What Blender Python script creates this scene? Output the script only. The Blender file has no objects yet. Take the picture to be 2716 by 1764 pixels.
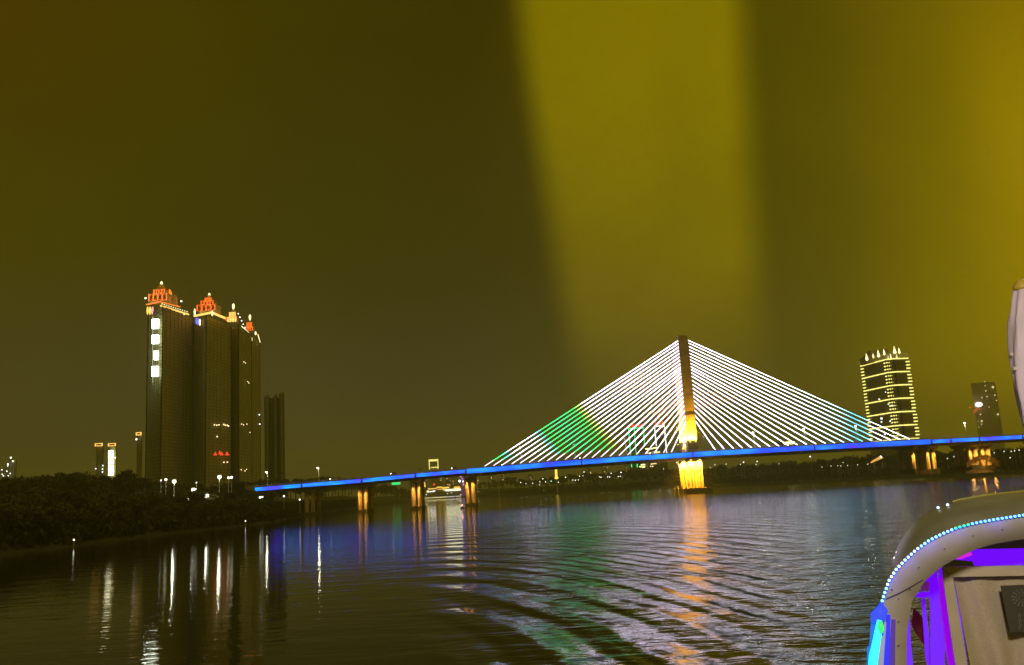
import bpy, bmesh, math, random
from mathutils import Vector, Matrix
random.seed(7)
R = math.radians
S = bpy.context.scene
COL = S.collection
# ------------------------------------------------------------------ camera
F = 2340.0; CX, CY = 1358.0, 882.0          # focal length and centre in photo pixels
TH = math.atan(421.3/F); PH = R(3.3); H0 = 8.0
fw = Vector((0, math.cos(TH), math.sin(TH)))
r0 = Vector((1, 0, 0)); u0 = Vector((0, -math.sin(TH), math.cos(TH)))
rt = r0*math.cos(PH)-u0*math.sin(PH); up = r0*math.sin(PH)+u0*math.cos(PH)
cam = bpy.data.cameras.new('camera'); co = bpy.data.objects.new('camera', cam); COL.objects.link(co)
cam.sensor_width = 36; cam.lens = 36*F/2716; cam.clip_start = .1; cam.clip_end = 30000
m = Matrix((( rt.x, up.x, -fw.x, 0), (rt.y, up.y, -fw.y, 0), (rt.z, up.z, -fw.z, H0), (0, 0, 0, 1)))
co.matrix_world = m
S.camera = co
S.view_settings.view_transform = 'Standard'; S.view_settings.look = 'None'
S.view_settings.exposure = 0; S.view_settings.gamma = 1
S.cycles.use_denoising = True
S.cycles.max_bounces = 5; S.cycles.sample_clamp_indirect = 12; S.cycles.sample_clamp_direct = 0

def P(px, py, Y):
    """point on the world plane at depth Y that the photo shows at pixel px, py"""
    d = fw + rt*((px-CX)/F) + up*((CY-py)/F)
    return Vector((0, 0, H0)) + d*(Y/d.y)
def hz(px):                                    # horizon row at a column
    return CY + 421.3/math.cos(PH) - (px-CX)*math.tan(PH)
def az(px, py):
    d = fw + rt*((px-CX)/F) + up*((CY-py)/F)
    return math.degrees(math.atan2(d.x, d.y)), math.degrees(math.atan2(d.z, math.hypot(d.x, d.y)))
def lin(c):
    c = c/255
    return c/12.92 if c <= .04045 else ((c+.055)/1.055)**2.4
def rgb(r, g, b): return (lin(r), lin(g), lin(b), 1)

# ------------------------------------------------------------------ world: night sky glow with yellow lens glare painted in
W = bpy.data.worlds.new("World"); S.world = W; W.use_nodes = True
nt = W.node_tree; nt.nodes.clear()
def N(t, **k):
    n = nt.nodes.new(t)
    for a, b in k.items(): setattr(n, a, b)
    return n
def L(a, b): nt.links.new(a, b)
def MA(op, a, b=None, c=None, clamp=False):
    n = N('ShaderNodeMath', operation=op); n.use_clamp = clamp
    for i, v in enumerate((a, b, c)):
        if v is None: continue
        if hasattr(v, 'links'): L(v, n.inputs[i])
        else: n.inputs[i].default_value = v
    return n.outputs[0]
tc = N('ShaderNodeTexCoord'); sp = N('ShaderNodeSeparateXYZ'); L(tc.outputs['Generated'], sp.inputs[0])
X_, Y_, Z_ = sp.outputs
AZ = MA('MULTIPLY', MA('ARCTAN2', X_, Y_), 57.2958)
EL = MA('MULTIPLY', MA('ARCSINE', Z_), 57.2958)
def ramp(val, lo, hi, stops):
    mr = MA('DIVIDE', MA('SUBTRACT', val, lo), hi-lo, clamp=True)
    n = N('ShaderNodeValToRGB'); L(mr, n.inputs[0]); cr = n.color_ramp
    stops = sorted(stops)
    while len(cr.elements) > 1: cr.elements.remove(cr.elements[-1])
    for i, (p, c) in enumerate(stops):
        q = min(1, max(0, (p-lo)/(hi-lo)))
        e = cr.elements[0] if i == 0 else cr.elements.new(q)
        e.position = q; e.color = c
    return n.outputs[0]
def row(y, pts):
    k = .90 if y > 1000 else .85
    return [(az(x, y)[0], rgb(*[v*k for v in c])) for x, c in pts]
low = ramp(AZ, -60, 60, row(1120, [(0, (72, 64, 38)), (450, (66, 60, 36)), (900, (68, 62, 40)), (1250, (64, 60, 40)), (1500, (70, 64, 30)), (1900, (80, 74, 14)), (2250, (104, 92, 6)), (2500, (148, 130, 0)), (2716, (172, 146, 0)), (3300, (175, 148, 0))]))
mid = ramp(AZ, -60, 60, row(600, [(0, (76, 66, 2)), (450, (68, 60, 4)), (900, (62, 56, 6)), (1250, (62, 56, 8)), (1600, (70, 62, 4)), (1950, (80, 72, 0)), (2250, (104, 92, 0)), (2550, (145, 125, 0)), (2716, (182, 152, 0)), (3300, (185, 154, 0))]))
top = ramp(AZ, -60, 60, row(80, [(0, (84, 62, 0)), (450, (74, 62, 0)), (900, (62, 54, 0)), (1250, (60, 50, 0)), (1700, (80, 70, 0)), (2150, (98, 86, 0)), (2500, (130, 110, 0)), (2716, (142, 116, 0)), (3300, (142, 116, 0))]))
def mixc(f, a, b, mode='MIX'):
    n = N('ShaderNodeMix', data_type='RGBA', blend_type=mode)
    if hasattr(f, 'links'): L(f, n.inputs[0])
    else: n.inputs[0].default_value = f
    L(a, n.inputs[6])
    if hasattr(b, 'links'): L(b, n.inputs[7])
    else: n.inputs[7].default_value = b
    return n.outputs[2]
def sstep(v, lo, hi):
    n = N('ShaderNodeMapRange', interpolation_type='SMOOTHSTEP'); L(v, n.inputs[0])
    n.inputs[1].default_value = lo; n.inputs[2].default_value = hi
    return n.outputs[0]
c1 = mixc(sstep(EL, 3, 17), low, mid)
c2 = mixc(sstep(EL, 17, 30), c1, top)
# broad lens flare band painted into the sky over the pylon
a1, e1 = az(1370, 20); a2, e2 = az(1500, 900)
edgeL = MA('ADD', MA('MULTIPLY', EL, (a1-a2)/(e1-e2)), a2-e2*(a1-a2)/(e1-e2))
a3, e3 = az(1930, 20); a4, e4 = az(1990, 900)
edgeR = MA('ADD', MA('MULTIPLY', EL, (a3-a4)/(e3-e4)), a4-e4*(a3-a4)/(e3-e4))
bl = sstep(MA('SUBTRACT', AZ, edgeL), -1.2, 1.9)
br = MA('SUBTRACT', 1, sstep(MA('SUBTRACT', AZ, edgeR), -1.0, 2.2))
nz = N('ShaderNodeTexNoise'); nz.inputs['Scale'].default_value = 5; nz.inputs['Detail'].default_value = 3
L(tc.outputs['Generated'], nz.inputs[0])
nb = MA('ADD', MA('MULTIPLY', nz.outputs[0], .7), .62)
flare_band = MA('MULTIPLY', MA('MULTIPLY', bl, br), MA('MULTIPLY', sstep(EL, .5, 18), nb))
c3 = mixc(flare_band, c2, (lin(112), lin(98), 0, 1), 'ADD')
# bright zenith added out of view to light trees, boat and haze
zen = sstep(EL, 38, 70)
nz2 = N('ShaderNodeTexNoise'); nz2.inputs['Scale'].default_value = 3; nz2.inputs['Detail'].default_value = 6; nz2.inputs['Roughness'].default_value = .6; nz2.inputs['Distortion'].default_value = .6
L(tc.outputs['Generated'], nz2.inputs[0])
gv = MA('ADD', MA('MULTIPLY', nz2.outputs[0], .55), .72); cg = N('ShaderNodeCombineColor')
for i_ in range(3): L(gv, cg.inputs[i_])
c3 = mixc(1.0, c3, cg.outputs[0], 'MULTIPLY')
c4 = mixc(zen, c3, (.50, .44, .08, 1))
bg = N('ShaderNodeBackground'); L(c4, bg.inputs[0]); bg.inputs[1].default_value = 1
sky = N('ShaderNodeTexSky', sky_type='NISHITA'); sky.sun_disc = False; sky.sun_elevation = R(-8); sky.sun_rotation = R(200)
bg2 = N('ShaderNodeBackground'); L(sky.outputs[0], bg2.inputs[0]); bg2.inputs[1].default_value = .05
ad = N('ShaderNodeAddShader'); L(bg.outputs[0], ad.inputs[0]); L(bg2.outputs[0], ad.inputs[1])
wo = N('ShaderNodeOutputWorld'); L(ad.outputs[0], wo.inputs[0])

# ------------------------------------------------------------------ helpers
_m = {}
def mat(name, c, rough=.6, emit=None, st=0, var=.25, sc=.6, metal=0):
    if name in _m: return _m[name]
    global nt
    M = bpy.data.materials.new(name); M.use_nodes = True; nt = M.node_tree
    b = nt.nodes['Principled BSDF']
    t = N('ShaderNodeTexCoord'); n = N('ShaderNodeTexNoise'); n.inputs['Scale'].default_value = sc; n.inputs['Detail'].default_value = 5
    L(t.outputs['Object'], n.inputs[0])
    r = N('ShaderNodeValToRGB'); L(n.outputs[0], r.inputs[0])
    r.color_ramp.elements[0].position = .3; r.color_ramp.elements[1].position = .7
    r.color_ramp.elements[0].color = tuple(v*(1-var) for v in c[:3])+(1,); r.color_ramp.elements[1].color = tuple(min(1, v*(1+var)) for v in c[:3])+(1,)
    L(r.outputs[0], b.inputs['Base Color']); b.inputs['Roughness'].default_value = rough; b.inputs['Metallic'].default_value = metal
    if emit:
        b.inputs['Emission Color'].default_value = tuple(emit[:3])+(1,); b.inputs['Emission Strength'].default_value = st
    _m[name] = M
    return M
def glow(name, c, st): return mat(name, (.04, .04, .04), .6, c, st)

class MB:
    def __init__(s): s.v = []; s.f = []
    def quad(s, *p):
        i = len(s.v); s.v += [Vector(q) for q in p]; s.f.append(tuple(range(i, i+len(p))))
    def box(s, a, b):
        x0, x1 = sorted((a[0], b[0])); y0, y1 = sorted((a[1], b[1])); z0, z1 = sorted((a[2], b[2]))
        i = len(s.v)
        s.v += [Vector(p) for p in ((x0,y0,z0),(x1,y0,z0),(x1,y1,z0),(x0,y1,z0),(x0,y0,z1),(x1,y0,z1),(x1,y1,z1),(x0,y1,z1))]
        s.f += [tuple(i+k for k in q) for q in ((0,3,2,1),(4,5,6,7),(0,1,5,4),(1,2,6,5),(2,3,7,6),(3,0,4,7))]
        return s
    def cbox(s, c, d): return s.box([c[k]-d[k]/2 for k in range(3)], [c[k]+d[k]/2 for k in range(3)])
    def prism(s, pts, z0, z1, top=1.0):
        n = len(pts); i = len(s.v)
        cx = sum(p[0] for p in pts)/n; cy = sum(p[1] for p in pts)/n
        s.v += [Vector((p[0], p[1], z0)) for p in pts]+[Vector((cx+(p[0]-cx)*top, cy+(p[1]-cy)*top, z1)) for p in pts]
        s.f.append(tuple(i+k for k in range(n))[::-1]); s.f.append(tuple(i+n+k for k in range(n)))
        for k in range(n): s.f.append((i+k, i+(k+1) % n, i+n+(k+1) % n, i+n+k))
        return s
    def tube(s, pts, r, n=8, cap=True):
        pts = [Vector(p) for p in pts]; rr = r if isinstance(r, (list, tuple)) else [r]*len(pts)
        i = len(s.v)
        for k, p in enumerate(pts):
            t = (pts[min(k+1, len(pts)-1)]-pts[max(k-1, 0)]).normalized()
            a = t.cross(Vector((0, 1, 0)) if abs(t.y) < .9 else Vector((1, 0, 0))).normalized(); b = t.cross(a)
            for j in range(n):
                w = 2*math.pi*j/n; s.v.append(p+a*(rr[k]*math.cos(w))+b*(rr[k]*math.sin(w)))
        for k in range(len(pts)-1):
            for j in range(n):
                s.f.append((i+k*n+j, i+k*n+(j+1) % n, i+(k+1)*n+(j+1) % n, i+(k+1)*n+j))
        if cap:
            s.f.append(tuple(i+j for j in range(n))[::-1]); s.f.append(tuple(i+(len(pts)-1)*n+j for j in range(n)))
        return s
    def lathe(s, c, prof, n=10):
        i = len(s.v); c = Vector(c)
        for r, z in prof:
            for j in range(n):
                w = 2*math.pi*j/n; s.v.append(c+Vector((r*math.cos(w), r*math.sin(w), z)))
        for k in range(len(prof)-1):
            for j in range(n): s.f.append((i+k*n+j, i+k*n+(j+1) % n, i+(k+1)*n+(j+1) % n, i+(k+1)*n+j))
        s.f.append(tuple(i+j for j in range(n))[::-1]); s.f.append(tuple(i+(len(prof)-1)*n+j for j in range(n)))
        return s
    def ball(s, c, r, n=8, sz=1):
        return s.lathe(c, [(r*math.sin(math.pi*k/6)+.001, -r*sz*math.cos(math.pi*k/6)) for k in range(7)], n)
    def build(s, name, material, parent=None, smooth=False):
        me = bpy.data.meshes.new(name); o = bpy.data.objects.new(name, me); COL.objects.link(o)
        off = parent['_o'] if parent is not None and '_o' in parent else None
        off = Vector(off) if off is not None else Vector((0, 0, 0))
        me.from_pydata([v-off for v in s.v], [], s.f); me.update()
        if smooth:
            for p in me.polygons: p.use_smooth = True
        if material: me.materials.append(material)
        if parent is not None:
            o.parent = parent; o['_o'] = tuple(off)
        return o
def tag(o, label, cat, group=None, kind=None):
    if label: o['label'] = label
    if cat: o['category'] = cat
    if group: o['group'] = group
    if kind: o['kind'] = kind
    return o
def thing(name, loc, label, cat, group=None):
    o = bpy.data.objects.new(name, None); COL.objects.link(o); o.location = loc; o['_o'] = tuple(loc); o.empty_display_size = .5
    return tag(o, label, cat, group)
def struct(name, mb, m, smooth=False):
    o = mb.build(name, m, None, smooth); o['kind'] = 'structure'; return o
def copy_thing(o, loc, label=None):
    c = o.copy(); COL.objects.link(c); c.location = loc
    if label: c['label'] = label
    for ch in o.children:
        d = ch.copy(); COL.objects.link(d); d.parent = c
        for g in ch.children:
            e = g.copy(); COL.objects.link(e); e.parent = d
    return c
def lamp(kind, name, loc, c, power, parent, target=None, size=.3, cone=100, blend=.6):
    l = bpy.data.lights.new(name, kind); l.color = c[:3]; l.energy = power
    if kind != 'AREA': l.shadow_soft_size = size
    else: l.size = size
    if kind == 'SPOT': l.spot_size = R(cone); l.spot_blend = blend
    o = bpy.data.objects.new(name, l); COL.objects.link(o)
    off = Vector(parent['_o']); o.location = Vector(loc)-off; o.parent = parent
    if target is not None: o.rotation_euler = (Vector(target)-Vector(loc)).to_track_quat('-Z', 'Y').to_euler()
    return o
ORD = ['first', 'second', 'third', 'fourth', 'fifth', 'sixth', 'seventh', 'eighth', 'ninth', 'tenth', 'eleventh', 'twelfth', 'thirteenth', 'fourteenth', 'fifteenth', 'sixteenth', 'seventeenth', 'eighteenth', 'nineteenth', 'twentieth']
ORANGE = (1, .45, .02); GOLD = (1, .62, .16); WARM = (1, .85, .5)

# ------------------------------------------------------------------ water
def water_mat():
    global nt
    M = bpy.data.materials.new('river_water'); M.use_nodes = True; nt = M.node_tree
    b = nt.nodes['Principled BSDF']; b.inputs['Base Color'].default_value = (.022, .02, .006, 1)
    b.inputs['Roughness'].default_value = .02; b.inputs['IOR'].default_value = 1.38
    t = N('ShaderNodeTexCoord'); P3 = t.outputs['Object']; q = N('ShaderNodeSeparateXYZ'); L(P3, q.inputs[0])
    x, y, z = q.outputs
    def noise(sx, sy, sc, det, rough=.5, dist=0):
        mp = N('ShaderNodeMapping'); L(P3, mp.inputs[0]); mp.inputs['Scale'].default_value = (sx, sy, 1); mp.inputs['Rotation'].default_value = (0, 0, .35)
        n = N('ShaderNodeTexNoise'); L(mp.outputs[0], n.inputs[0]); n.inputs['Scale'].default_value = sc
        n.inputs['Detail'].default_value = det; n.inputs['Roughness'].default_value = rough; n.inputs['Distortion'].default_value = dist
        return n.outputs[0]
    u = MA('DIVIDE', x, MA('MAXIMUM', y, 1))
    patch = noise(1, 1, .02, 2)
    rough_m = MA('MULTIPLY', MA('ADD', MA('MULTIPLY', sstep(u, -.13, .10), .78), .22), MA('ADD', patch, .5))
    h = MA('MULTIPLY', MA('MULTIPLY', noise(.6, 1, 1.0, 4, .55, .3), .070), rough_m)
    h2 = MA('MULTIPLY', MA('MULTIPLY', noise(.4, 1, .30, 3, .55, .5), .26), rough_m)
    # wake of the boat: rings spreading from a centre left of the hull
    cx, cy = -14, 10
    dx = MA('SUBTRACT', x, cx); dy = MA('SUBTRACT', y, cy)
    wob = MA('MULTIPLY', MA('SUBTRACT', noise(1, 1, .06, 2), .5), 9)
    r = MA('ADD', MA('SQRT', MA('ADD', MA('MULTIPLY', MA('MULTIPLY', dx, dx), 10.0), MA('MULTIPLY', dy, dy))), wob)
    ph = MA('MULTIPLY', r, 2*math.pi/11.5)
    env = MA('MULTIPLY', MA('MULTIPLY', sstep(u, -.14, -.01), MA('SUBTRACT', 1, sstep(u, .22, .36))), MA('SUBTRACT', 1, sstep(y, 120, 330)))
    sw = MA('MULTIPLY', MA('MULTIPLY', MA('SINE', ph), .13), env)
    ph2 = MA('MULTIPLY', MA('ADD', r, MA('MULTIPLY', x, .5)), 2*math.pi/4.6)
    sw2 = MA('MULTIPLY', MA('MULTIPLY', MA('SINE', ph2), .02), env)
    h3 = MA('MULTIPLY', MA('MULTIPLY', noise(.9, 1, 3.2, 2, .5, .2), .014), rough_m)
    hh = MA('ADD', MA('ADD', MA('ADD', h, h2), h3), MA('ADD', sw, sw2))
    bp = N('ShaderNodeBump'); bp.inputs['Distance'].default_value = 1; bp.inputs['Strength'].default_value = 1; L(hh, bp.inputs['Height'])
    L(bp.outputs[0], b.inputs['Normal'])
    return M
w = MB(); w.quad((-6000, -400, 0), (6000, -400, 0), (6000, 6000, 0), (-6000, 6000, 0))
struct('river_water', w, water_mat())

# ------------------------------------------------------------------ banks
earth = mat('bank_earth', (.025, .022, .008), .95, sc=.05)
def xat(px, Y): return P(px, hz(px), Y).x
def bank(name, line, prof, far=None):
    """terrain strips going away from a waterline; prof = (distance inland, height)"""
    mb = MB(); rows = []
    for d, h in prof:
        r = []
        for k, (px, Y) in enumerate(line):
            x = xat(px, Y); t = Vector((x, Y, 0)).normalized()
            p = Vector((x, Y, 0))+t*d; p.z = h*(1+.18*math.sin(k*1.7+d*.05)) if h > 0 else h
            r.append(p)
        rows.append(r)
    n = len(line)
    mb.v = [p for r in rows for p in r]
    for a in range(len(rows)-1):
        for b in range(n-1): mb.f.append((a*n+b, a*n+b+1, (a+1)*n+b+1, (a+1)*n+b))
    return struct(name, mb, earth, True)
LB = [(-900, 150), (-300, 185), (0, 215), (196, 250), (330, 285), (450, 330), (560, 360), (651, 391), (720, 440), (770, 520), (805, 610), (850, 720), (905, 860), (965, 1050), (1030, 1400), (1090, 2100), (1112, 2600)]
bank('left_bank', LB, [(-3, -1), (0, .1), (4, 1.6), (25, 3), (90, 6), (160, 9), (260, 13), (420, 12), (1200, 10), (3200, 12)])
FB = [(1105, 2700), (1180, 2650), (1250, 2500), (1300, 2050), (1380, 1650), (1500, 1500), (1620, 1450), (1750, 1400), (1860, 1250), (1973, 1080), (2100, 960), (2250, 860), (2400, 790), (2520, 740), (2640, 700), (2800, 640), (3200, 520), (4200, 420)]
bank('far_bank', FB, [(-4, -1), (0, .1), (6, 2.4), (40, 4), (110, 10), (200, 17), (330, 15), (900, 12), (3000, 14)])

# ------------------------------------------------------------------ trees
leafA = mat('leaves_dark', (.045, .05, .015), .8, sc=.3, var=.5)
leafB = mat('leaves_olive', (.065, .06, .018), .8, sc=.3, var=.5)
bark = mat('bark', (.07, .05, .03), .9)
def tree_proto(kind, seed):
    rnd = random.Random(seed); H = {'round': 13, 'tall': 18, 'palm': 12}[kind]
    o = thing({'round': 'broadleaf_tree', 'tall': 'tall_tree', 'palm': 'palm_tree'}[kind], (0, 0, 0), 'tree', 'tree')
    t = MB(); t.tube([(0, 0, -2), (.2, 0, H*.3), (.1, .1, H*.62)], [.42, .32, .16], 6)
    lobes = []
    if kind == 'palm':
        t = MB(); t.tube([(0, 0, -2), (.4, 0, H*.5), (.9, 0, H*.86)], [.3, .22, .2], 6)
        c = MB()
        for k in range(15):
            a = k*2.4; lr = 3.4+rnd.random(); base = Vector((.9, 0, H*.86)); pr = base
            for j in range(1, 7):
                q = j/6; e = base+Vector((math.cos(a)*lr*q, math.sin(a)*lr*q, 1.4*math.sin(q*2.6)*(1 if k % 2 else .6)-2.2*q*q))
                w_ = Vector((-math.sin(a), math.cos(a), 0))*.5*(1.1-q)
                c.quad(pr-w_, pr+w_, e+w_*.8+Vector((0, 0, -.3)), e-w_*.8); pr = e
    else:
        for k in range(9 if kind == 'round' else 11):
            a = rnd.random()*6.28; rr = rnd.random()*(3.6 if kind == 'round' else 2.3)
            lobes.append((Vector((math.cos(a)*rr, math.sin(a)*rr, H*(.24+.62*rnd.random()))), 1.7+rnd.random()*1.5))
            if k < 5: t.tube([(.1, 0, H*(.25+.06*k)), lobes[-1][0]], [.16, .05], 5)
        c = MB()
        for l, rad in lobes:
            for _ in range(110):
                v = Vector((rnd.gauss(0, 1), rnd.gauss(0, 1), rnd.gauss(0, 1))).normalized()*rad*(.55+.5*rnd.random()); v.z *= .75
                p = l+v; a = Vector((rnd.gauss(0, 1), rnd.gauss(0, 1), rnd.gauss(0, 1))).normalized(); b = a.cross(v).normalized()
                s = .35+.35*rnd.random(); c.quad(p-a*s, p-b*s*.6, p+a*s, p+b*s*.6)
    t.build('trunk', bark, o); c.build('crown', leafA if seed % 2 else leafB, o)
    return o
protos = [tree_proto('round', 1), tree_proto('round', 2), tree_proto('tall', 3), tree_proto('round', 4), tree_proto('palm', 5), tree_proto('tall', 6)]
used = set()
def put_tree(i, p, s, label, group):
    o = protos[i]
    if i in used: o = copy_thing(o, p)
    used.add(i)
    o.location = p; o.scale = (s*(1+.2*random.random()), s, s); o.rotation_euler = (0, 0, random.random()*6.28)
    tag(o, label, 'tree', group)
# ridge of the left bank: tree tops follow the photographed outline
ridge = [(-60, 1270), (60, 1268), (110, 1256), (170, 1258), (215, 1254), (260, 1266), (300, 1258), (335, 1246), (370, 1262), (410, 1275), (460, 1282), (530, 1288), (600, 1280), (680, 1276), (700, 1262), (760, 1268), (820, 1266), (880, 1262), (950, 1272), (1010, 1284), (1060, 1290), (1095, 1300)]
def ry(px, tab):
    for (a, b), (c, d) in zip(tab, tab[1:]):
        if a <= px <= c: return b+(d-b)*(px-a)/(c-a)
    return tab[0][1] if px < tab[0][0] else tab[-1][1]
random.seed(11)
px = -60
while px < 1092:
    Y = 500 if px < 640 else 640+(px-640)*1.3
    if px > 820: Y = 900+(px-820)*4
    top = P(px, ry(px, ridge)+random.uniform(-3, 7), Y)
    k = random.choice([0, 1, 3, 0, 2, 5] if px < 330 or px > 375 else [4, 2, 4])
    Hk = [13, 13, 18, 13, 13, 18][k]*.93
    s = random.uniform(1.15, 1.5) if px < 820 else random.uniform(1.4, 1.9)
    base = max(1, top.z-Hk*s)
    if base < 1.01: s = (top.z-1)/Hk
    put_tree(k, Vector((top.x, Y, base)), s, 'dark tree on the skyline of the unlit left bank below the towers' if px < 640 else 'dark tree behind the left end of the blue bridge deck', 'skyline trees of the left bank' if px < 640 else 'trees behind the left bridge approach')
    px += random.uniform(11, 17) if px < 820 else random.uniform(7, 11)
# lower rows of trees down the left bank
for row_, (dY, n) in enumerate([(15, 30), (60, 28), (120, 24)]):
    for k in range(n):
        px = -40+(760)*(k+random.random())/n
        Y0 = None
        for (a, b), (c, d) in zip(LB, LB[1:]):
            if a <= px <= c: Y0 = b+(d-b)*(px-a)/(c-a)
        Y = Y0+dY+random.uniform(-6, 10)
        if Y > 590 and px > 640: continue
        s = random.uniform(.55, .95)*(1, 1.15, 1.25)[row_]
        put_tree(random.choice([0, 1, 3]), Vector((xat(px, Y), Y, (2, 4.5, 7)[row_])), s, 'dark leafy tree in the black wood between the left shoreline and the towers', 'wood on the left bank')
# far bank
fr = [(1250, 1290), (1300, 1272), (1345, 1266), (1400, 1272), (1450, 1262), (1520, 1256), (1600, 1252), (1680, 1246), (1760, 1242), (1850, 1238), (1950, 1232), (2060, 1226), (2160, 1218), (2260, 1206), (2360, 1200), (2450, 1196), (2560, 1192), (2716, 1186)]
px = 1262
while px < 2730:
    Y = ry(px, [(a, b) for a, b in FB])+90+random.uniform(-25, 60)
    top = P(px, ry(px, fr)+random.uniform(-3, 9), Y)
    k = random.choice([0, 1, 3, 2, 5, 0]); Hk = [13, 13, 18, 13, 13, 18][k]*.93
    s = random.uniform(1.2, 1.7); base = top.z-Hk*s
    if base < 6: base = 6; s = max(.4, (top.z-6)/Hk)
    put_tree(k, Vector((top.x, Y, base)), s, 'dark tree in the wood along the far bank behind the bridge', 'trees on the far bank')
    px += random.uniform(8, 13)
for k in range(44):
    px = 1290+1440*(k+random.random())/44
    Y = ry(px, [(a, b) for a, b in FB])+22+random.uniform(-5, 15)
    if abs(px-2600) < 75 or abs(px-2455) < 30: continue
    put_tree(random.choice([0, 1, 3]), Vector((xat(px, Y), Y, 2.6)), random.uniform(.7, 1.15), 'low dark tree at the water edge of the far bank', 'waterside trees on the far bank')

def undergrowth(name, line, lo, hi, n, hmax, label):
    mb = MB(); rnd = random.Random(4)
    seg = [(a, b, abs(xat(b[0], b[1])-xat(a[0], a[1]))+abs(b[1]-a[1])*.5) for a, b in zip(line, line[1:])]; tot = sum(q[2] for q in seg)
    for _ in range(n):
        r = rnd.random()*tot
        for a, b, l in seg:
            if r <= l: break
            r -= l
        u = r/l; px = a[0]+(b[0]-a[0])*u; Y = a[1]+(b[1]-a[1])*u; p = Vector((xat(px, Y), Y, 0)); d = rnd.random()
        p += p.normalized()*(lo+(hi-lo)*d); p.z = .4+d*5+rnd.random()*hmax
        e = Vector((rnd.gauss(0, 1), rnd.gauss(0, 1), rnd.gauss(0, 1))).normalized(); f = e.cross(Vector((.2, 1, .3))).normalized(); s_ = rnd.uniform(.7, 1.6)
        mb.quad(p-e*s_, p-f*s_*.6, p+e*s_, p+f*s_*.6)
    o = mb.build(name, leafA); o['kind'] = 'stuff'; o['label'] = label
undergrowth('shore_scrub', [q for q in LB if q[0] > -100 and q[1] < 1200], 1, 45, 60000, 4, 'dark scrub covering the left bank down to the waterline')
undergrowth('shore_scrub', [q for q in FB if 1240 < q[0] < 3300], 1, 60, 26000, 6, 'dark scrub along the far bank')

# ------------------------------------------------------------------ bridge
YB = 600.0; YF = 630.0
concrete = mat('pylon_concrete', (.42, .36, .28), .85, sc=.25, var=.22)
deckc = mat('deck_concrete', (.30, .28, .25), .85, sc=.2)
asphalt = mat('asphalt', (.05, .05, .05), .9)
cl = [(520, 1309), (676, 1298.5), (800, 1288), (953, 1276), (1100, 1261.5), (1232, 1250.5), (1300, 1245.6), (1475, 1230.5), (1685, 1215.5), (1900, 1202), (2185, 1186), (2470, 1171.5), (2716, 1159), (3100, 1141), (3500, 1124)]
clw = [P(a, b, YB-2) for a, b in cl]
def dz(x):
    for a, b in zip(clw, clw[1:]):
        if a.x <= x <= b.x: return a.z+(b.z-a.z)*(x-a.x)/(b.x-a.x)
    return clw[0].z if x < clw[0].x else clw[-1].z
BR = thing('cable_stayed_bridge', (P(1837, 1300, YB).x, YB, 0), 'cable-stayed bridge with white and green glowing cables and a blue lit deck', 'bridge')
xs = [clw[0].x+(clw[-1].x-clw[0].x)*k/120 for k in range(121)]
x_j1, x_j2 = P(1234, 1250, YB-2).x, P(2472, 1171, YB-2).x
def ht(x): return 2.1 if x_j1 < x < x_j2 else 1.55
g = MB()
sec = lambda x: [(YB-1.2, ht(x)*.95), (YB-1.2, -ht(x)*.85), (YB+5, -ht(x)*1.5), (YF-5, -ht(x)*1.5), (YF+1.2, -ht(x)*.85), (YF+1.2, ht(x)*.95)]
for k, x in enumerate(xs):
    for (yy, zz) in sec(x): g.v.append(Vector((x, yy, dz(x)+zz)))
for k in range(len(xs)-1):
    for j in range(6): g.f.append((k*6+j, k*6+(j+1) % 6, (k+1)*6+(j+1) % 6, (k+1)*6+j))
deck = g.build('deck', deckc, BR)
rd = MB()
for a, b in zip(xs, xs[1:]):
    za, zb = dz(a)+ht(a)*.95+.01, dz(b)+ht(b)*.95+.01
    rd.quad((a, YB, za), (b, YB, zb), (b, YF, zb), (a, YF, za))
rd.build('roadway', asphalt, deck)
for yy in (YB-1.0, YF+.8):
    ml = MB()
    for a, b in zip(xs, xs[1:]):
        za, zb = dz(a)+ht(a)*.95, dz(b)+ht(b)*.95
        for off in (.45, .85, 1.2):
            ml.tube([(a, yy, za+off), (b, yy, zb+off)], .06, 4, False)
        ml.cbox(((a+b)/2, yy, (za+zb)/2+.6), (.14, .14, 1.3))
        ml.cbox((a, yy, za+.6), (.14, .14, 1.3))
    ml.build('railing', mat('rail_metal', (.45, .45, .47), .5), deck)
def led_mat(name, stops, st, freq, seed):
    global nt
    M = bpy.data.materials.new(name); M.use_nodes = True; nt = M.node_tree
    b = nt.nodes['Principled BSDF']; b.inputs['Base Color'].default_value = (.02, .02, .06, 1)
    t = N('ShaderNodeTexCoord'); mp = N('ShaderNodeMapping'); L(t.outputs['Object'], mp.inputs[0])
    mp.inputs['Scale'].default_value = (freq, 0, freq*2.2); mp.inputs['Location'].default_value = (seed, 0, 0)
    n = N('ShaderNodeTexNoise'); L(mp.outputs[0], n.inputs[0]); n.inputs['Scale'].default_value = 1; n.inputs['Detail'].default_value = 1.5
    r = N('ShaderNodeValToRGB'); L(n.outputs[0], r.inputs[0]); cr = r.color_ramp
    for i, (p, c) in enumerate(stops):
        e = cr.elements[i] if i < 2 else cr.elements.new(p)
        e.position = p; e.color = tuple(c)+(1,)
    L(r.outputs[0], b.inputs['Emission Color']); b.inputs['Emission Strength'].default_value = st
    return M
ledM = led_mat('deck_led_main', [(.3, (.05, .02, .8)), (.52, (.008, .10, .85)), (.68, (.01, .22, .95)), (.42, (.008, .05, .9))], 2.2, .045, 3)
ledL = led_mat('deck_led_side', [(.32, (.05, .03, .8)), (.66, (.005, .20, .8)), (.78, (.01, .28, .9)), (.46, (.01, .06, .85))], 3.0, .06, 9)
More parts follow.
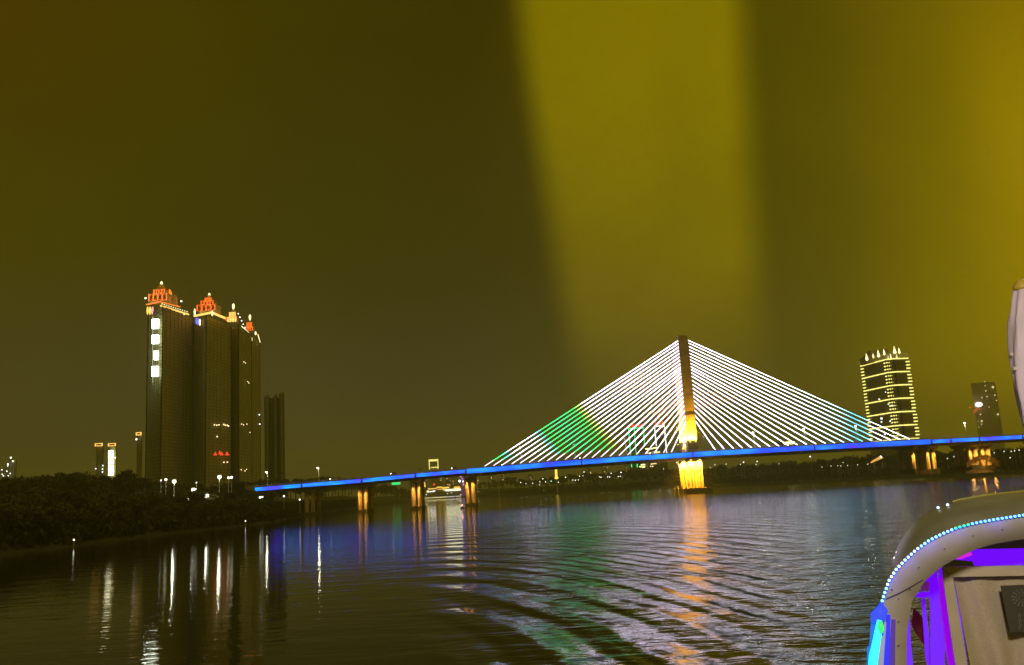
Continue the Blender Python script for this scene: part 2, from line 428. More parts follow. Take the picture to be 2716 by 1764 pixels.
def led_band(xa, xb, z0, z1, m, name='led_band'):
    mb = MB(); n = max(2, int((xb-xa)/6)); y = YB-1.5
    for k in range(n):
        a = xa+(xb-xa)*k/n; b = xa+(xb-xa)*(k+1)/n
        A, B = dz(a), dz(b)
        mb.quad((a, y, A+z0), (b, y, B+z0), (b, y, B+z1), (a, y, A+z1))
        mb.quad((a, y, A+z1), (b, y, B+z1), (b, y+.25, B+z1), (a, y+.25, A+z1))
        mb.quad((a, y+.25, A+z0), (b, y+.25, B+z0), (b, y, B+z0), (a, y, A+z0))
    return mb.build(name, m, deck)
joints = [P(a, 1200, YB).x for a in (676, 800, 958, 1100, 1234, 1540, 1836, 2160, 2472, 2524, 2600, 2716, 2960, 3300)]
joints[0] = P(676, 1298, YB).x
for a, b in zip(joints, joints[1:]):
    main = x_j1-2 < (a+b)/2 < x_j2
    if main: led_band(a+.5, b-.5, -1.45, 1.5, ledM)
    else:
        led_band(a+.5, b-.5, .25, 1.1, ledL); led_band(a+.8, b-.8, -1.0, -.1, ledL)
        led_band(a+.7, b-.7, -.1, .25, ledM)
# pylon legs
xl, xr = P(1799, 889, YB).x, P(1823.6, 889, YB).x
xc = (xl+xr)/2; hw = (xr-xl)/2
zt = P(1811, 889, YB).z; zj0 = P(1837, 1171, YB).z; zj1 = P(1831, 1104, YB).z
zd = dz(xc)
zp0 = P(1846, 1246, YB).z; zcap = P(1850, 1293, YB).z; zw = .4
ys_att = [110, 135, 165, 195, 225, 255, 285, 315, 345, 370, 400, 430, 468, 503, 538, 575, 612, 650, 690, 735, 785, 835]
zatt = [P(1811+(870+y*.2976-889)*.092, 870+y*.2976, YB).z for y in ys_att]
py = thing('tmp', (0, 0, 0), None, None); bpy.data.objects.remove(py)
def leg_mesh(yc):
    mb = MB()
    mb.box((xc-hw, yc-3.2, zd-3), (xc+hw, yc+3.2, zt-2))
    mb.box((xc-hw*.92, yc-2.9, zt-2), (xc+hw*.92, yc+2.9, zt))
    mb.box((xc-hw-.25, yc-3.45, zj1), (xc+hw+.25, yc+3.45, zj1+1.2))
    for q in range(3):
        z_ = zj1+(zt-zj1)*(q+1)/4; mb.box((xc-hw-.1, yc-3.3, z_), (xc+hw+.1, yc+3.3, z_+.5))
    for s in (-1, 1): mb.box((xc+s*hw-.35, yc-3.5, zj1+4), (xc+s*hw+.35, yc-2.6, zt-3))
    return mb
legs = []
for yc in (YB+4, YF-2):
    lg = leg_mesh(yc).build('pylon_leg', concrete, BR); legs.append(lg)
    pd = MB(); pw = 4.75
    pd.box((xc-pw, yc-4.6, zp0), (xc+pw, yc+4.6, zd-3.6))
    pd.box((xc-pw-.3, yc-4.9, zd-3.8), (xc+pw+.3, yc+4.9, zd-3.0))
    pd.build('pedestal', concrete, lg)
    for k in range(5):
        cxx = xc-pw+.8+(2*pw-1.6)*k/4
        c = MB(); c.box((cxx-.72, yc-4.3, zcap-.5), (cxx+.72, yc+4.3, zp0)); c.build('column', concrete, lg)
cb = MB(); cb.box((xc-2.4, YB+4.7, zd-5.5), (xc+2.4, YF-2.2, zd-3.2)); cb.build('crossbeam', concrete, BR)
cp = MB(); cp.box((xc-8, YB-8, -.8), (xc+8, YF+8, zcap-1.4)); cp.box((xc-7.5, YB-7.5, zcap-1.4), (xc+7.5, YF+7.5, zcap-.3))
for sx in (-1, 1):
    for yy in (YB-8, YB+6, YF-6, YF+8): cp.tube([(xc+sx*8.6, yy, -.8), (xc+sx*8.6, yy, zcap+1.2)], .5, 8)
cp.build('pile_cap', mat('cap_concrete', (.13, .12, .10), .9), BR)
# flood lamps of the pylon: a row just off each face, aimed up the leg or down the pedestal
def flood(x, y, z, tx, ty, tz, pw_, c=ORANGE, par=None, cone=120):
    o = MB(); o.cbox((x, y, z), (.7, .5, .4)); f = o.build('floodlight', glow('flood_lens', (1, .75, .25), 6), par or BR)
    lamp('SPOT', 'flood_beam', (x, y-.4 if ty > y else y+.4, z+(.4 if tz > z else -.4)), c, pw_, BR, (tx, ty, tz), .3, cone)
for yc, e in ((YB+4, 14), (YF-2, 18)):
    for dx_ in (-1.8, 1.8):
        flood(xc+dx_, yc-5.0, zj0-.3, xc+dx_, yc-3.0, zj0+9, 9500*e)
    flood(xc-hw-2, yc, zj0-.3, xc-hw, yc, zj0+11, 9000*e)
    for dx_ in (-3, 3):
        flood(xc+dx_, yc-6.8, zd-3.4, xc+dx_, yc-4.4, zd-10, 10000*e)
    flood(xc-pw-2.4, yc, zd-4, xc-pw, yc, zd-12, 9000*e)
flood(xc-1, YF-5, zj0-1, xc-1, YF-2, zd+1, 9000)
for sy in (YB-9, YF-9):
    for dx_ in (-7, 7): lamp('SPOT', 'added_shaft_wash', (xc+dx_, sy, zd+6), ORANGE, 9000, BR, (xc, sy+11, zd+48), .5, 60)  # extra spots added to stand in for lamp spill on the shaft
# stay cables
def cable_mat(name, stops, axis, st=12.0):
    """colour of the light tubes: programmed by place along the span"""
    global nt
    M = bpy.data.materials.new(name); M.use_nodes = True; nt = M.node_tree
    b = nt.nodes['Principled BSDF']; b.inputs['Base Color'].default_value = (.3, .3, .3, 1)
    t = N('ShaderNodeNewGeometry'); q = N('ShaderNodeSeparateXYZ'); L(t.outputs['Position'], q.inputs[0])
    s = MA('ADD', MA('MULTIPLY', q.outputs[0], axis[0]), MA('MULTIPLY', q.outputs[2], axis[1]))
    lo, hi = min(p for p, c in stops), max(p for p, c in stops)
    o = ramp(s, lo, hi, [(p, tuple(c)+(1,)) for p, c in stops])
    L(o, b.inputs['Emission Color']); b.inputs['Emission Strength'].default_value = st
    return M
def r4(x, y): return P(1200+x*.3235, 850+y*.3235, YB)
def sw_(x, y):
    p = r4(x, y); return p.x+.79*p.z
WHT = (.86, .74, 1.0); CYN = (.06, .5, .45); GRN = (.002, .42, .05); YEL = (.30, .55, .10); TEAL = (.003, .40, .12)
cabL = cable_mat('cable_light_left', [(sw_(280, 1175), GRN), (sw_(390, 1115), GRN), (sw_(440, 1085), CYN), (sw_(520, 1030), WHT), (sw_(620, 965), (.75, .85, .9)), (sw_(700, 915), CYN), (sw_(735, 893), GRN), (sw_(860, 815), TEAL), (sw_(1000, 726), GRN), (sw_(1050, 695), YEL), (sw_(1085, 672), WHT), (sw_(1800, 225), WHT)], (1, .79))
def r5(x, y): return P(1800+x*.385, 850+y*.385, YB)
cabR = cable_mat('cable_light_right', [(r5(60, 130).x, WHT), (r5(700, 400).x, (.85, .85, .9)), (r5(1080, 600).x, (.3, .6, .7)), (r5(1200, 650).x, (.02, .25, .35)), (r5(1300, 700).x, (.1, .4, .5)), (r5(1400, 740).x, WHT), (r5(1600, 820).x, (.85, .85, .6))], (1, 0))
sock = glow('cable_socket', (.95, .82, .88), 3.0)
dark_cable = mat('unlit_cable', (.25, .22, .18), .6)
aL = [262, 335, 410, 485, 555, 630, 703, 778, 850, 925, 1000, 1075, 1150, 1222, 1297, 1372, 1443, 1517, 1590, 1662, 1740, 1805]
aR = [250, 313, 378, 440, 500, 565, 630, 692, 757, 820, 885, 950, 1015, 1080, 1145, 1210, 1275, 1340, 1405, 1470, 1535, 1600][::-1]
for side, arr in ((-1, aL), (1, aR)):
    for k in range(22):
        if side < 0: X = P(1200+arr[k]*.3235, 1230, YB).x
        else: X = P(1800+arr[k]*.385, 1180, YB).x
        a = Vector((xc+side*(hw+.3), YB+1, zatt[k])); b = Vector((X, YB+1, dz(X)+ht(X)*.95+.6))
        d = (a-b).normalized()
        rad = .165 if side < 0 else .14
        sl = 7.5 if side < 0 else 3
        c = MB(); c.tube([a, b+d*sl], rad, 6); o = c.build('stay_cable', cabL if side < 0 else cabR, BR)
        c = MB(); c.tube([b+d*sl, b], rad*1.5, 6); c.build('cable_sleeve', sock if side < 0 else cabR, o)
        a.y = b.y = YF+1; c = MB(); c.tube([a, b], .11, 5); c.build('unlit_stay_cable', dark_cable, BR)
# piers
def pier(px, py0, cols, zbase, lit, label=None, ex=0):
    xcen = P(px, py0, YB).x; ztop = dz(xcen)-2.6; par = BR
    tp = MB()
    w2 = max(abs(c) for c in cols)+1.6
    i = MB(); i.prism([(xcen-w2*.8, YB+2), (xcen+w2*.8, YB+2), (xcen+w2*.8, YF-2), (xcen-w2*.8, YF-2)], ztop-2.4, ztop, 1.25)
    o = i.build('pier', concrete, BR)
    for c in cols:
        for yy in (YB+6, YF-6):
            m_ = MB(); m_.prism([(xcen+c+1.45*math.cos(q*math.pi/5), yy+1.6*math.sin(q*math.pi/5)) for q in range(10)], zbase, ztop-2.4, 1.0)
            m_.build('column', concrete, o)
    b = MB(); b.box((xcen-w2, YB+2.5, zbase-3), (xcen+w2, YF-2.5, zbase+ (1.6 if zbase < 3 else .3))); b.build('pile_cap', mat('cap_concrete', (.13, .12, .10), .9), o)
    if lit:
        for c in cols:
            lamp('SPOT', 'pier_washer', (xcen+c, YB+1.6, ztop-2.0), (1, .45, .06), lit, BR, (xcen+c, YB+4.7, zbase+3), .3, 80, .9)
            lamp('SPOT', 'pier_washer', (xcen+c, YF-10.5, ztop-2.0), (1, .45, .06), lit*.7, BR, (xcen+c, YF-7.5, zbase+3), .3, 80, .9)
pier(816, 1320, (-2.1, 2.1), .5, 900)
pier(958.5, 1320, (-2.1, 2.1), .3, 60000)
pier(1102, 1320, (-2.1, 2.1), .3, 55000)
pier(1246, 1300, (-2.1, 2.1), .3, 58000)
pier(2434, 1230, (0,), 7.5, 60000)
pier(2481, 1230, (-2.1, 2.1), 6.5, 60000)
pier(2592, 1210, (-1.9, 1.9), 7.5, 60000)
pier(2626, 1210, (-1.9, 1.9), 7.0, 60000)
pier(2800, 1210, (-1.9, 1.9), 7.5, 20000)

# street lamps on the bridge
steel = mat('galvanised_steel', (.5, .5, .46), .5)
def street_lamp(px, pytop, n, label, lit=True):
    X = P(px, pytop, YB+3).x; z0 = dz(X)+1.9; zt_ = P(px, pytop, YB+3).z
    o = thing('street_lamp', (X, YB+3, z0), label, 'street lamp', 'street lamps along the bridge deck')
    m_ = MB(); m_.tube([(X, YB+3, z0), (X, YB+3, zt_-.4), (X-.3, YB+2.4, zt_)], [.22, .14, .1], 6); m_.build('pole', steel, o)
    h = MB(); h.cbox((X-.4, YB+2.0, zt_+.05), (.7, 1.6, .3)); h.build('lamp_head', steel, o)
    g_ = MB(); g_.ball((X-.4, YB+2.0, zt_-.25), .62 if lit else .32, 8, .8); g_.build('lens', glow('street_lamp_lens', (1, 1, .72), 9) if lit else glow('street_lamp_lens_dim', (1, .9, .75), 2.2), o)
    if lit: lamp('POINT', 'lamp_light', (X-.4, YB+2, zt_-1.2), (1, .95, .6), 900, o, size=.4)
lampsx = [(709, 1251, 1, 'street lamp glowing at the far left end of the blue deck'), (845, 1240, 1, 'second street lamp from the left end of the blue deck, above the unlit pier'),
 (1380, 1184, 0, 'faint street lamp behind the outermost cables of the left cable fan'), (1523, 1178, 0, 'small white street lamp inside the green lit cables'),
 (1658, 1164, 0, 'dim street lamp just left of the green outlined tower'), (1866, 1157, 0, 'slim street lamp immediately right of the pylon'),
 (1998, 1146, 1, 'second street lamp right of the pylon, under the white cables'), (2132, 1137, 1, 'third street lamp right of the pylon'),
 (2269, 1129, 1, 'street lamp in front of the left edge of the yellow outlined tower'), (2558, 1121, 1, 'street lamp on the deck right of the yellow outlined tower'), (2708, 1112, 0, 'street lamp at the right edge of the photo')]
for k, (a, b, c, l) in enumerate(lampsx): street_lamp(a, b, k, l, bool(c))

# vehicles on the bridge
def car(px, label, colr, front=-1, y=YB+5):
    X = P(px, 1230, y).x; z = dz(X)+2.15
    o = thing('car', (X, y, z), label, 'car', 'cars crossing the bridge')
    b = MB(); L_ = 2.2
    prof = [(-L_, .35), (-L_, .85), (-1.5, .95), (-.9, 1.45), (.9, 1.45), (1.5, .95), (L_, .85), (L_, .35)]
    i = len(b.v); n = len(prof)
    for yy in (-.9, .9):
        for a, c in prof: b.v.append(Vector((X+a, y+yy, z+c)))
    b.f += [tuple(range(n)), tuple(range(n, 2*n))[::-1]]+[(k, n+k, n+(k+1) % n, (k+1) % n) for k in range(n)]
    bo = b.build('body', mat('car_paint_'+str(colr), colr, .3), o)
    for a in (-1.3, 1.3):
        for yy in (-.85, .85):
            w_ = MB(); w_.tube([(X+a, y+yy-.1, z+.33), (X+a, y+yy+.1, z+.33)], .34, 10); w_.build('wheel', asphalt, o)
    wi = MB(); wi.quad((X-1.0, y-.91, z+.95), (X+1.0, y-.91, z+.95), (X+.75, y-.91, z+1.38), (X-.75, y-.91, z+1.38)); wi.build('side_window', mat('car_glass', (.02, .02, .02), .1), o)
    for yy in (-.65, .65):
        h = MB(); h.ball((X+front*2.25, y+yy, z+.72), .34, 8); h.build('headlight', glow('headlight', (1, .97, .9), 8), o)
        h = MB(); h.cbox((X-front*2.22, y+yy, z+.75), (.1, .3, .2)); h.build('tail_light', glow('tail_light', (1, .05, .02), 4), o)
car(884, 'pale car with headlights on crossing above the leftmost lit orange pier', (.6, .6, .6))
car(1045, 'dark car with headlights on between the first two lit piers', (.1, .1, .12))
car(1207, 'silver car approaching the deck joint left of the cables', (.5, .5, .5))
car(1322, 'red car passing under the outermost left cables', (.4, .03, .02), 1, YB+9)
car(1530, 'dark car with red tail lights below the green cables', (.05, .05, .06), 1, YB+1.8)
car(1735, 'white car just left of the pylon on the deck', (.7, .7, .7))

# ------------------------------------------------------------------ left towers
tower_wall = mat('tower_wall', (.28, .26, .13), .8, sc=.08, var=.15)
band_wall = mat('balcony_band', (.40, .37, .20), .8, sc=.35, var=.35)
tower_dark = mat('tower_recess', (.10, .09, .055), .8)
pale = mat('crown_stone', (.72, .55, .42), .7, sc=.4)
def foot(pts): return [(P(px, hz(px), Y).x, Y) for px, Y in pts]
def facade(o, pts, ztop, z0, floor=3.1, bays=7, faces=None, mt=tower_wall):
    w_ = MB(); w_.prism(pts, z0, ztop); w_.build('wall', mt, o)
    sl = MB(); n = len(pts); cx = sum(p[0] for p in pts)/n; cy = sum(p[1] for p in pts)/n
    grow = [(cx+(p[0]-cx)*1.022, cy+(p[1]-cy)*1.022) for p in pts]
    z = z0+floor
    while z < ztop-1: sl.prism(grow, z, z+.9); z += floor
    sl.build('floor_band', band_wall, o)
    v = MB()
    for k in (faces or range(n)):
        a = Vector(pts[k]+(0,)); b = Vector(pts[(k+1) % n]+(0,))
        for j in range(bays+1):
            p = a+(b-a)*j/bays; p = Vector((cx, cy, 0))+(p-Vector((cx, cy, 0)))*1.03
            v.cbox((p.x, p.y, (z0+ztop)/2), (.7, .7, ztop-z0))
    v.build('vertical_rib', tower_wall, o)
def bulb(mb_name, o, px, py, Y, r, m, sz=1.0):
    b = MB(); b.ball(P(px, py, Y), r, 7, sz); return b.build(mb_name, m, o)
redglow = glow('red_neon', (1, .06, .02), 1.5); goldneon = glow('gold_neon', (1, .55, .12), 1.9)
orangeneon = glow('orange_neon', (1, .22, .03), 1.5); creamneon = glow('cream_neon', (1, .82, .4), 2.6)
whiteneon = glow('white_screen', (.92, 1, .75), 7)
def crown(o, cpx, base, Y, wpx, tiers, col, spire, power):
    """stepped, domed crown of a tower at photo column cpx; tiers = (half width px, top row)"""
    k = Y/F; pyb = base
    for i, (hwp, pt) in enumerate(tiers):
        a = P(cpx, pyb, Y); b = P(cpx, pt, Y); t = MB(); h = hwp*k
        t.prism([(a.x-h, Y-h), (a.x+h, Y-h), (a.x+h, Y+h), (a.x-h, Y+h)], a.z, b.z-.6)
        t.prism([(a.x-h*1.08, Y-h*1.08), (a.x+h*1.08, Y-h*1.08), (a.x+h*1.08, Y+h*1.08), (a.x-h*1.08, Y+h*1.08)], b.z-.6, b.z)
        tt = t.build('crown_tier', pale, o)
        for q in range(5):
            fx = a.x-h+2*h*q/4; c = MB(); c.tube([(fx, Y-h-.6, a.z), (fx, Y-h-.6, b.z-.3)], .5, 6); c.build('pilaster', col, tt)
        for q in range(4):
            fx = a.x-h+2*h*(q+.5)/4; ar = MB(); hh_ = (b.z-a.z)*.55; w_ = h*.13; zc = a.z+hh_*.3; yy = Y-h-.3
            pl = [(fx-w_, zc), (fx+w_, zc), (fx+w_, zc+hh_*.75), (fx+w_*.6, zc+hh_*.93), (fx, zc+hh_), (fx-w_*.6, zc+hh_*.93), (fx-w_, zc+hh_*.75)]
            ar.v = [Vector((u, yy, v)) for u, v in pl]+[Vector((u, yy+.28, v)) for u, v in pl]
            ar.f = [tuple(range(7)), tuple(range(7, 14))[::-1]]+[(k, 7+k, 7+(k+1) % 7, (k+1) % 7) for k in range(7)]
            ar.build('arch_opening', tower_dark, tt)
        for sx in (-1, 1):
            lamp('POINT', 'crown_light', (a.x+sx*h*.6, Y-h-4.5, a.z+1), (1, .14, .02), power*.4, o, size=.5)
        pyb = pt
    a = P(cpx, pyb, Y); d = MB(); h = tiers[-1][0]*k*.8
    d.lathe((a.x, Y, a.z), [(h, 0), (h*1.02, h*.4), (h*.8, h*.95), (h*.4, h*1.35), (.3, h*1.6)], 12); d.build('dome', pale, o, True)
    b = P(cpx-1, spire, Y); s_ = MB(); s_.tube([(a.x, Y, a.z+h*1.3), (a.x, Y, b.z)], [.8, .15], 6); s_.build('spire', creamneon, o)
    s_ = MB(); s_.ball((a.x, Y, b.z-3), 1.3, 8, 2.2); s_.build('spire_lamp', creamneon, o)
def ledge(o, p1, p2, Y1, Y2, th, m):
    a, b = P(*p1, Y1), P(*p2, Y2); t = MB(); t.tube([a, b], th, 6); t.build('light_ledge', m, o)
tw = []
# tower one
T1 = thing('residential_tower', (P(450, 1360, 820).x, 820, 8), 'leftmost tall residential tower with four bright white panels and orange crown', 'tower', 'tall residential towers on the left bank')
pts = foot([(386, 822), (425, 790), (506, 850), (466, 884)]); facade(T1, pts, P(425, 812, 790).z, 5, bays=8)
ledge(T1, (389, 808), (421, 801), 818, 786, .8, orangeneon); ledge(T1, (426, 811), (500, 834), 786, 846, .8, goldneon)
ledge(T1, (423, 800), (478, 814), 786, 830, .5, orangeneon)
for k in range(12): bulb('ledge_lamp', T1, 430+k*6, 806+k*1.9, 790+k*5, .5, creamneon)
for k, c in enumerate((goldneon, glow('yellow_neon', (1, .62, .02), 2), glow('pink_neon', (.9, .35, .5), 1.6))): bulb('bay_light', T1, 391.5+k*6.5, 824, 812, 1.0, c, 4)
for a, b in ((388, 791), (481, 799)): bulb('aircraft_light', T1, a-2 if a < 400 else a, b, 815, .8, glow('pale_light', (1, 1, .9), 4), 1)
bulb('corner_lamp', T1, 488, 840, 838, 1.0, creamneon, 3.0)
crown(T1, 428, 803, 815, 30, [(24, 783), (14.5, 770)], orangeneon, 746, 2600)
for cpx, yb, yt in ((404, 804, 786), (450, 806, 776), (464, 810, 790)):
    a, b = P(cpx, yb, 822), P(cpx, yt, 822); t = MB(); t.prism([(a.x-2, 820), (a.x+2, 820), (a.x+2, 824), (a.x-2, 824)], a.z, b.z, .8); t.lathe((b.x, 822, b.z), [(2, 0), (1.4, 1.6), (.2, 3.4)], 8)
    t.build('turret', orangeneon if cpx == 450 else pale, T1)
for (y0, y1, x0, x1) in ((847, 871, 404, 420), (889, 911, 404, 420), (931, 954, 409, 419), (972, 998, 404, 419)):
    a, b = P(x0, y0, 786), P(x1, y1, 786); t = MB(); t.box((a.x, 785, a.z), (b.x, 787.5, b.z)); t.build('light_panel', whiteneon, T1)
t = MB(); t.tube([P(405.5, 838, 787), P(405, 1015, 787)], .22, 6); t.build('light_line', glow('soft_white_line', (.9, .95, .6), .8), T1)
for k in range(4):
    yy = (859, 900, 942, 985)[k]; lamp('POINT', 'panel_light', P(396, yy, 778), (.9, 1, .8), 2500, T1, size=1)
# tower two
T2 = thing('residential_tower', (P(560, 1340, 830).x, 840, 8), 'second tower from the left in the tall group, red domed crown and gold ledge', 'tower', 'tall residential towers on the left bank')
pts = foot([(512, 850), (545, 815), (612, 865), (580, 900)]); facade(T2, pts, P(558, 838, 815).z, 5, bays=7)
ledge(T2, (516, 838), (562, 829), 840, 811, 1.1, goldneon); ledge(T2, (564, 830), (600, 845), 811, 850, 1.2, goldneon)
for k, c in enumerate((glow('blue_neon', (.12, .12, 1), 2), glow('blue_neon', (.12, .12, 1), 2), creamneon)): bulb('bay_light', T2, 521+k*4.6, 851+k*2, 822, .85, c, 4)
bulb('corner_lamp', T2, 516.5, 828, 835, .9, creamneon, 4); bulb('corner_lamp', T2, 563, 831, 808, .9, creamneon, 3); bulb('corner_lamp', T2, 600, 846, 846, .8, redglow, 3)
crown(T2, 555, 829, 832, 30, [(24, 812), (16, 800), (8, 791)], glow('red_orange_neon', (1, .14, .02), 1.6), 777, 2200)
for (x, y) in ((569, 1127), (575, 1128), (581, 1127), (594, 1126), (598, 1128), (603, 1128), (606, 1130), (594, 1226), (603, 1226), (576, 1158)):
    bulb('window', T2, x, y, 808+(x-545)*.75, .7, glow('warm_window', (1, .72, .35), 2.2), 1.0)
for k, x in enumerate((571, 583, 588, 601, 603)):
    a = P(x, 1206-(k == 1)*3, 806+(x-545)*.75); t = MB(); t.cbox(a, (2.4 if k % 2 else 3.2, .6, 1.2)); t.cbox((a.x, a.y, a.z+1.6), (1.0, .6, 1.6)); t.build('red_sign_letter', redglow, T2)
# tower three
T3 = thing('residential_tower', (P(635, 1340, 880).x, 890, 8), 'third tower from the left in the tall group with orange arcaded cupola', 'tower', 'tall residential towers on the left bank')
pts = foot([(613, 890), (634, 868), (668, 925), (640, 950)]); facade(T3, pts, P(625, 862, 870).z, 5, bays=5)
ledge(T3, (600, 846), (606, 852), 862, 868, .7, goldneon)
crown(T3, 619, 855, 885, 12, [(11, 842), (7.5, 829)], goldneon, 805, 1800)
for k in range(4): bulb('arcade_light', T3, 605+k*6.5, 849, 872, .7, goldneon, 3.4)
for (x, y) in ((641, 1125), (646, 1127), (655, 1125), (647, 960), (651, 963), (657, 1012), (660, 1016), (663, 1147), (640, 1246), (654, 1245), (650, 1249)):
    bulb('window', T3, x, y, 866+(x-634)*1.2, .55, glow('warm_window', (1, .72, .35), 2.2))
for k in range(5): bulb('ledge_lamp', T3, 632+k*4.4, 832+k*9.4, 880, .55, glow('pale_light', (1, 1, .9), 4))
# tower four
T4 = thing('residential_tower', (P(680, 1340, 930).x, 960, 8), 'rightmost tower of the tall group, narrow with a red stepped crown', 'tower', 'tall residential towers on the left bank')
pts = foot([(658, 960), (668, 940), (691, 1000), (680, 1020)]); facade(T4, pts, P(668, 888, 940).z, 5, bays=4)
crown(T4, 663, 879, 955, 10, [(10, 868), (6, 856)], glow('red_orange_neon', (1, .14, .02), 1.6), 834, 1600)
ledge(T4, (640, 865), (661, 884), 935, 938, .5, creamneon); ledge(T4, (684, 887), (690, 908), 950, 990, .35, creamneon)
bulb('corner_lamp', T4, 666, 900, 930, 1.3, creamneon, 2.4); bulb('corner_lamp', T4, 678, 884, 940, 1.0, creamneon, 2)
for (x, y) in ((695, 1100), (696, 1125)): bulb('window', T4, x-7, y, 985, .6, glow('pale_light', (1, 1, .9), 4))
# dark slab towers
for k, (x0, x1, yt, lb) in enumerate(((704, 716, 1052, 'dim slab tower left of a dark pair, right of the tall group'), (728, 737, 1050, 'thin middle slab of the dim towers right of the tall group'), (744, 755, 1044, 'rightmost dim slab tower, nearest the first bridge lamp'))):
    o = thing('slab_tower', (P(x0, 1340, 1100).x, 1100, 8), lb, 'tower', 'dim slab towers')
    pts = foot([(x0, 1102), (x1, 1100), (x1+1, 1125), (x0+1, 1127)]); facade(o, pts, P(x0, yt, 1100).z, 5, bays=3)
    r_ = MB(); r_.prism([(p[0], p[1]+3) for p in pts], P(x0, yt, 1100).z, P(x0, yt, 1100).z+3, .6); r_.build('roof_plant', tower_dark, o)
for x0, x1 in ((716, 728), (737, 744)):
    o = thing('slab_tower', (P(x0, 1340, 1115).x, 1115, 8), 'darkest recessed slab between the dim pale slabs' if x0 == 716 else 'narrow dark slab beside the rightmost dim slab', 'tower', 'dim slab towers')
    facade(o, foot([(x0, 1112), (x1, 1112), (x1, 1140), (x0, 1140)]), P(x0, 1056, 1112).z, 5, bays=2, mt=tower_dark)
# small distant towers at the left
def mini(px0, px1, ytop, Y, label, crownc, wins):
    o = thing('distant_tower', (P(px0, hz(px0), Y).x, Y, 8), label, 'tower', 'small distant towers on the left')
    facade(o, foot([(px0, Y+4), (px1, Y), (px1+1, Y+34), (px0+2, Y+38)]), P(px0, ytop+10, Y).z, 5, bays=2)
    t = MB(); a, b = P(px0-1, ytop+9, Y-2), P(px1+2, ytop, Y-2); t.box((a.x, Y-2, a.z), (b.x, Y, a.z+1.2)); t.box((a.x, Y-2, b.z-1.2), (b.x, Y, b.z))
    t.box((a.x, Y-2, a.z), (a.x+1.2, Y, b.z)); t.box((b.x-1.2, Y-2, a.z), (b.x, Y, b.z))
    if crownc: t.build('crown_light', goldneon, o); 
    for (x, y, r, h, m_) in wins: bulb('window', o, x, y, Y-3, r, m_, h)
    return o
ww = glow('pale_light', (1, 1, .9), 4)
mini(252, 269, 1175, 1500, 'small distant tower with gold framed top, left of the one with a white light strip', 1, [(254, 1243, 1.0, 1, ww), (273, 1235, 1.0, 1, ww), (272, 1244, 1.0, 1, ww), (272, 1252, 1, 1, ww)])
o = mini(287, 304, 1175, 1500, 'small distant tower with a vertical strip of white light panels', 1, [(306, 1214, 1, 1, ww)])
for y0, y1 in ((1195, 1204), (1205, 1215), (1219, 1224), (1226, 1231), (1235, 1247), (1248, 1261)):
    a, b = P(288, y0, 1496), P(300, y1, 1496); t = MB(); t.box((a.x, 1495, a.z), (b.x, 1497, b.z)); t.build('light_panel', glow('warm_screen', (1, .97, .6), 5), o)
mini(361, 372, 1146, 1400, 'thin distant tower with a gold lit cap just left of the tall group', 1, [(362, 1165, 1.2, 1.3, ww)])
mini(2, 12, 1230, 1700, 'unlit distant block at the left edge of the photo', 0, [(5, 1246, 1, 1, ww), (6, 1258, 1, 1, ww), (9, 1262, 1, 1, ww)])
mini(17, 36, 1212, 1700, 'distant block second from the left edge with scattered window lights', 0, [(29, 1214, 1.6, 1, ww), (34, 1223, 1.3, 1, ww), (21, 1231, 1.3, 1, ww), (21, 1236, 1, 1, ww), (18, 1250, 1, 1, ww), (22, 1262, 1, 1, ww), (27, 1256, .9, 1, ww)])

# bank lamps among the left trees
def post_lamp(px, py, Y, r, label, c=(1, 1, .75), st=9, light=0, group='lamps among the trees of the left bank', zb=None):
    p = P(px, py, Y); zb = zb if zb is not None else max(.5, p.z-7)
    o = thing('post_lamp', (p.x, Y, zb), label, 'lamp', group)
    t = MB(); t.tube([(p.x, Y, zb), (p.x, Y, p.z-r*.5)], [.14, .08], 6); t.build('post', steel, o)
    t = MB(); t.ball(p, r, 8); t.build('globe', glow('globe_%s_%s' % (c, st), c, st), o)
    t = MB(); t.lathe((p.x, Y, p.z+r*.7), [(r*.9, 0), (r*.5, r*.4), (.05, r*.6)], 8); t.build('cap', steel, o)
    if light: lamp('POINT', 'globe_light', (p.x, Y-1.2, p.z-.3), c, light, o, size=.3)
LL = [(440, 1272, .6, 'small globe lamp left of the bright pair below the first tower'), (462, 1277, .95, 'bright lamp glowing below the right edge of the first tower'), (427, 1274, .35, 'tiniest lamp at the foot of the first tower'),
 (513, 1299, .95, 'bright white lamp in the dark trees under the gap between the first two towers'), (500, 1324, .55, 'small lamp lowest in the trees under the second tower'), (549, 1315, .9, 'bright lamp lighting a patch of leaves below the second tower'),
 (582, 1265, .95, 'yellow lamp at the foot of the second tower'), (606, 1267, .55, 'left one of the twin lamps at the foot of the third tower'), (614, 1266, .6, 'right one of the twin lamps at the foot of the third tower'), (521, 1280, .3, 'tiny lamp above the bright white one between the towers'),
 (690, 1319, .6, 'left lamp of the pair under the left end of the blue deck'), (696, 1318, .45, 'right lamp of the pair under the left end of the blue deck'), (753, 1316, .5, 'lamp under the deck left of the unlit pier'), (795, 1325, .45, 'lamp low beside the unlit pier'),
 (97, 1326, .3, 'faint lamp alone in the woods at the far left')]
for (x, y, r, l) in LL:
    Y = 480 if x < 650 else 540
    post_lamp(x, y, Y-60, r, l, (1, 1, .72) if r > .5 else (1, 1, .9), 4 if r > .5 else 3, 900 if r > .8 else 0)
def beacon(px, py, Y, label):
    p = P(px, py, Y); o = thing('channel_marker', (p.x, Y, 0), label, 'marker')
    t = MB(); t.tube([(p.x, Y, -1), (p.x, Y, p.z)], .12, 6); t.build('post', steel, o)
    t = MB(); t.ball((p.x, Y, p.z+.2), .22, 8); t.build('lamp', ww, o)
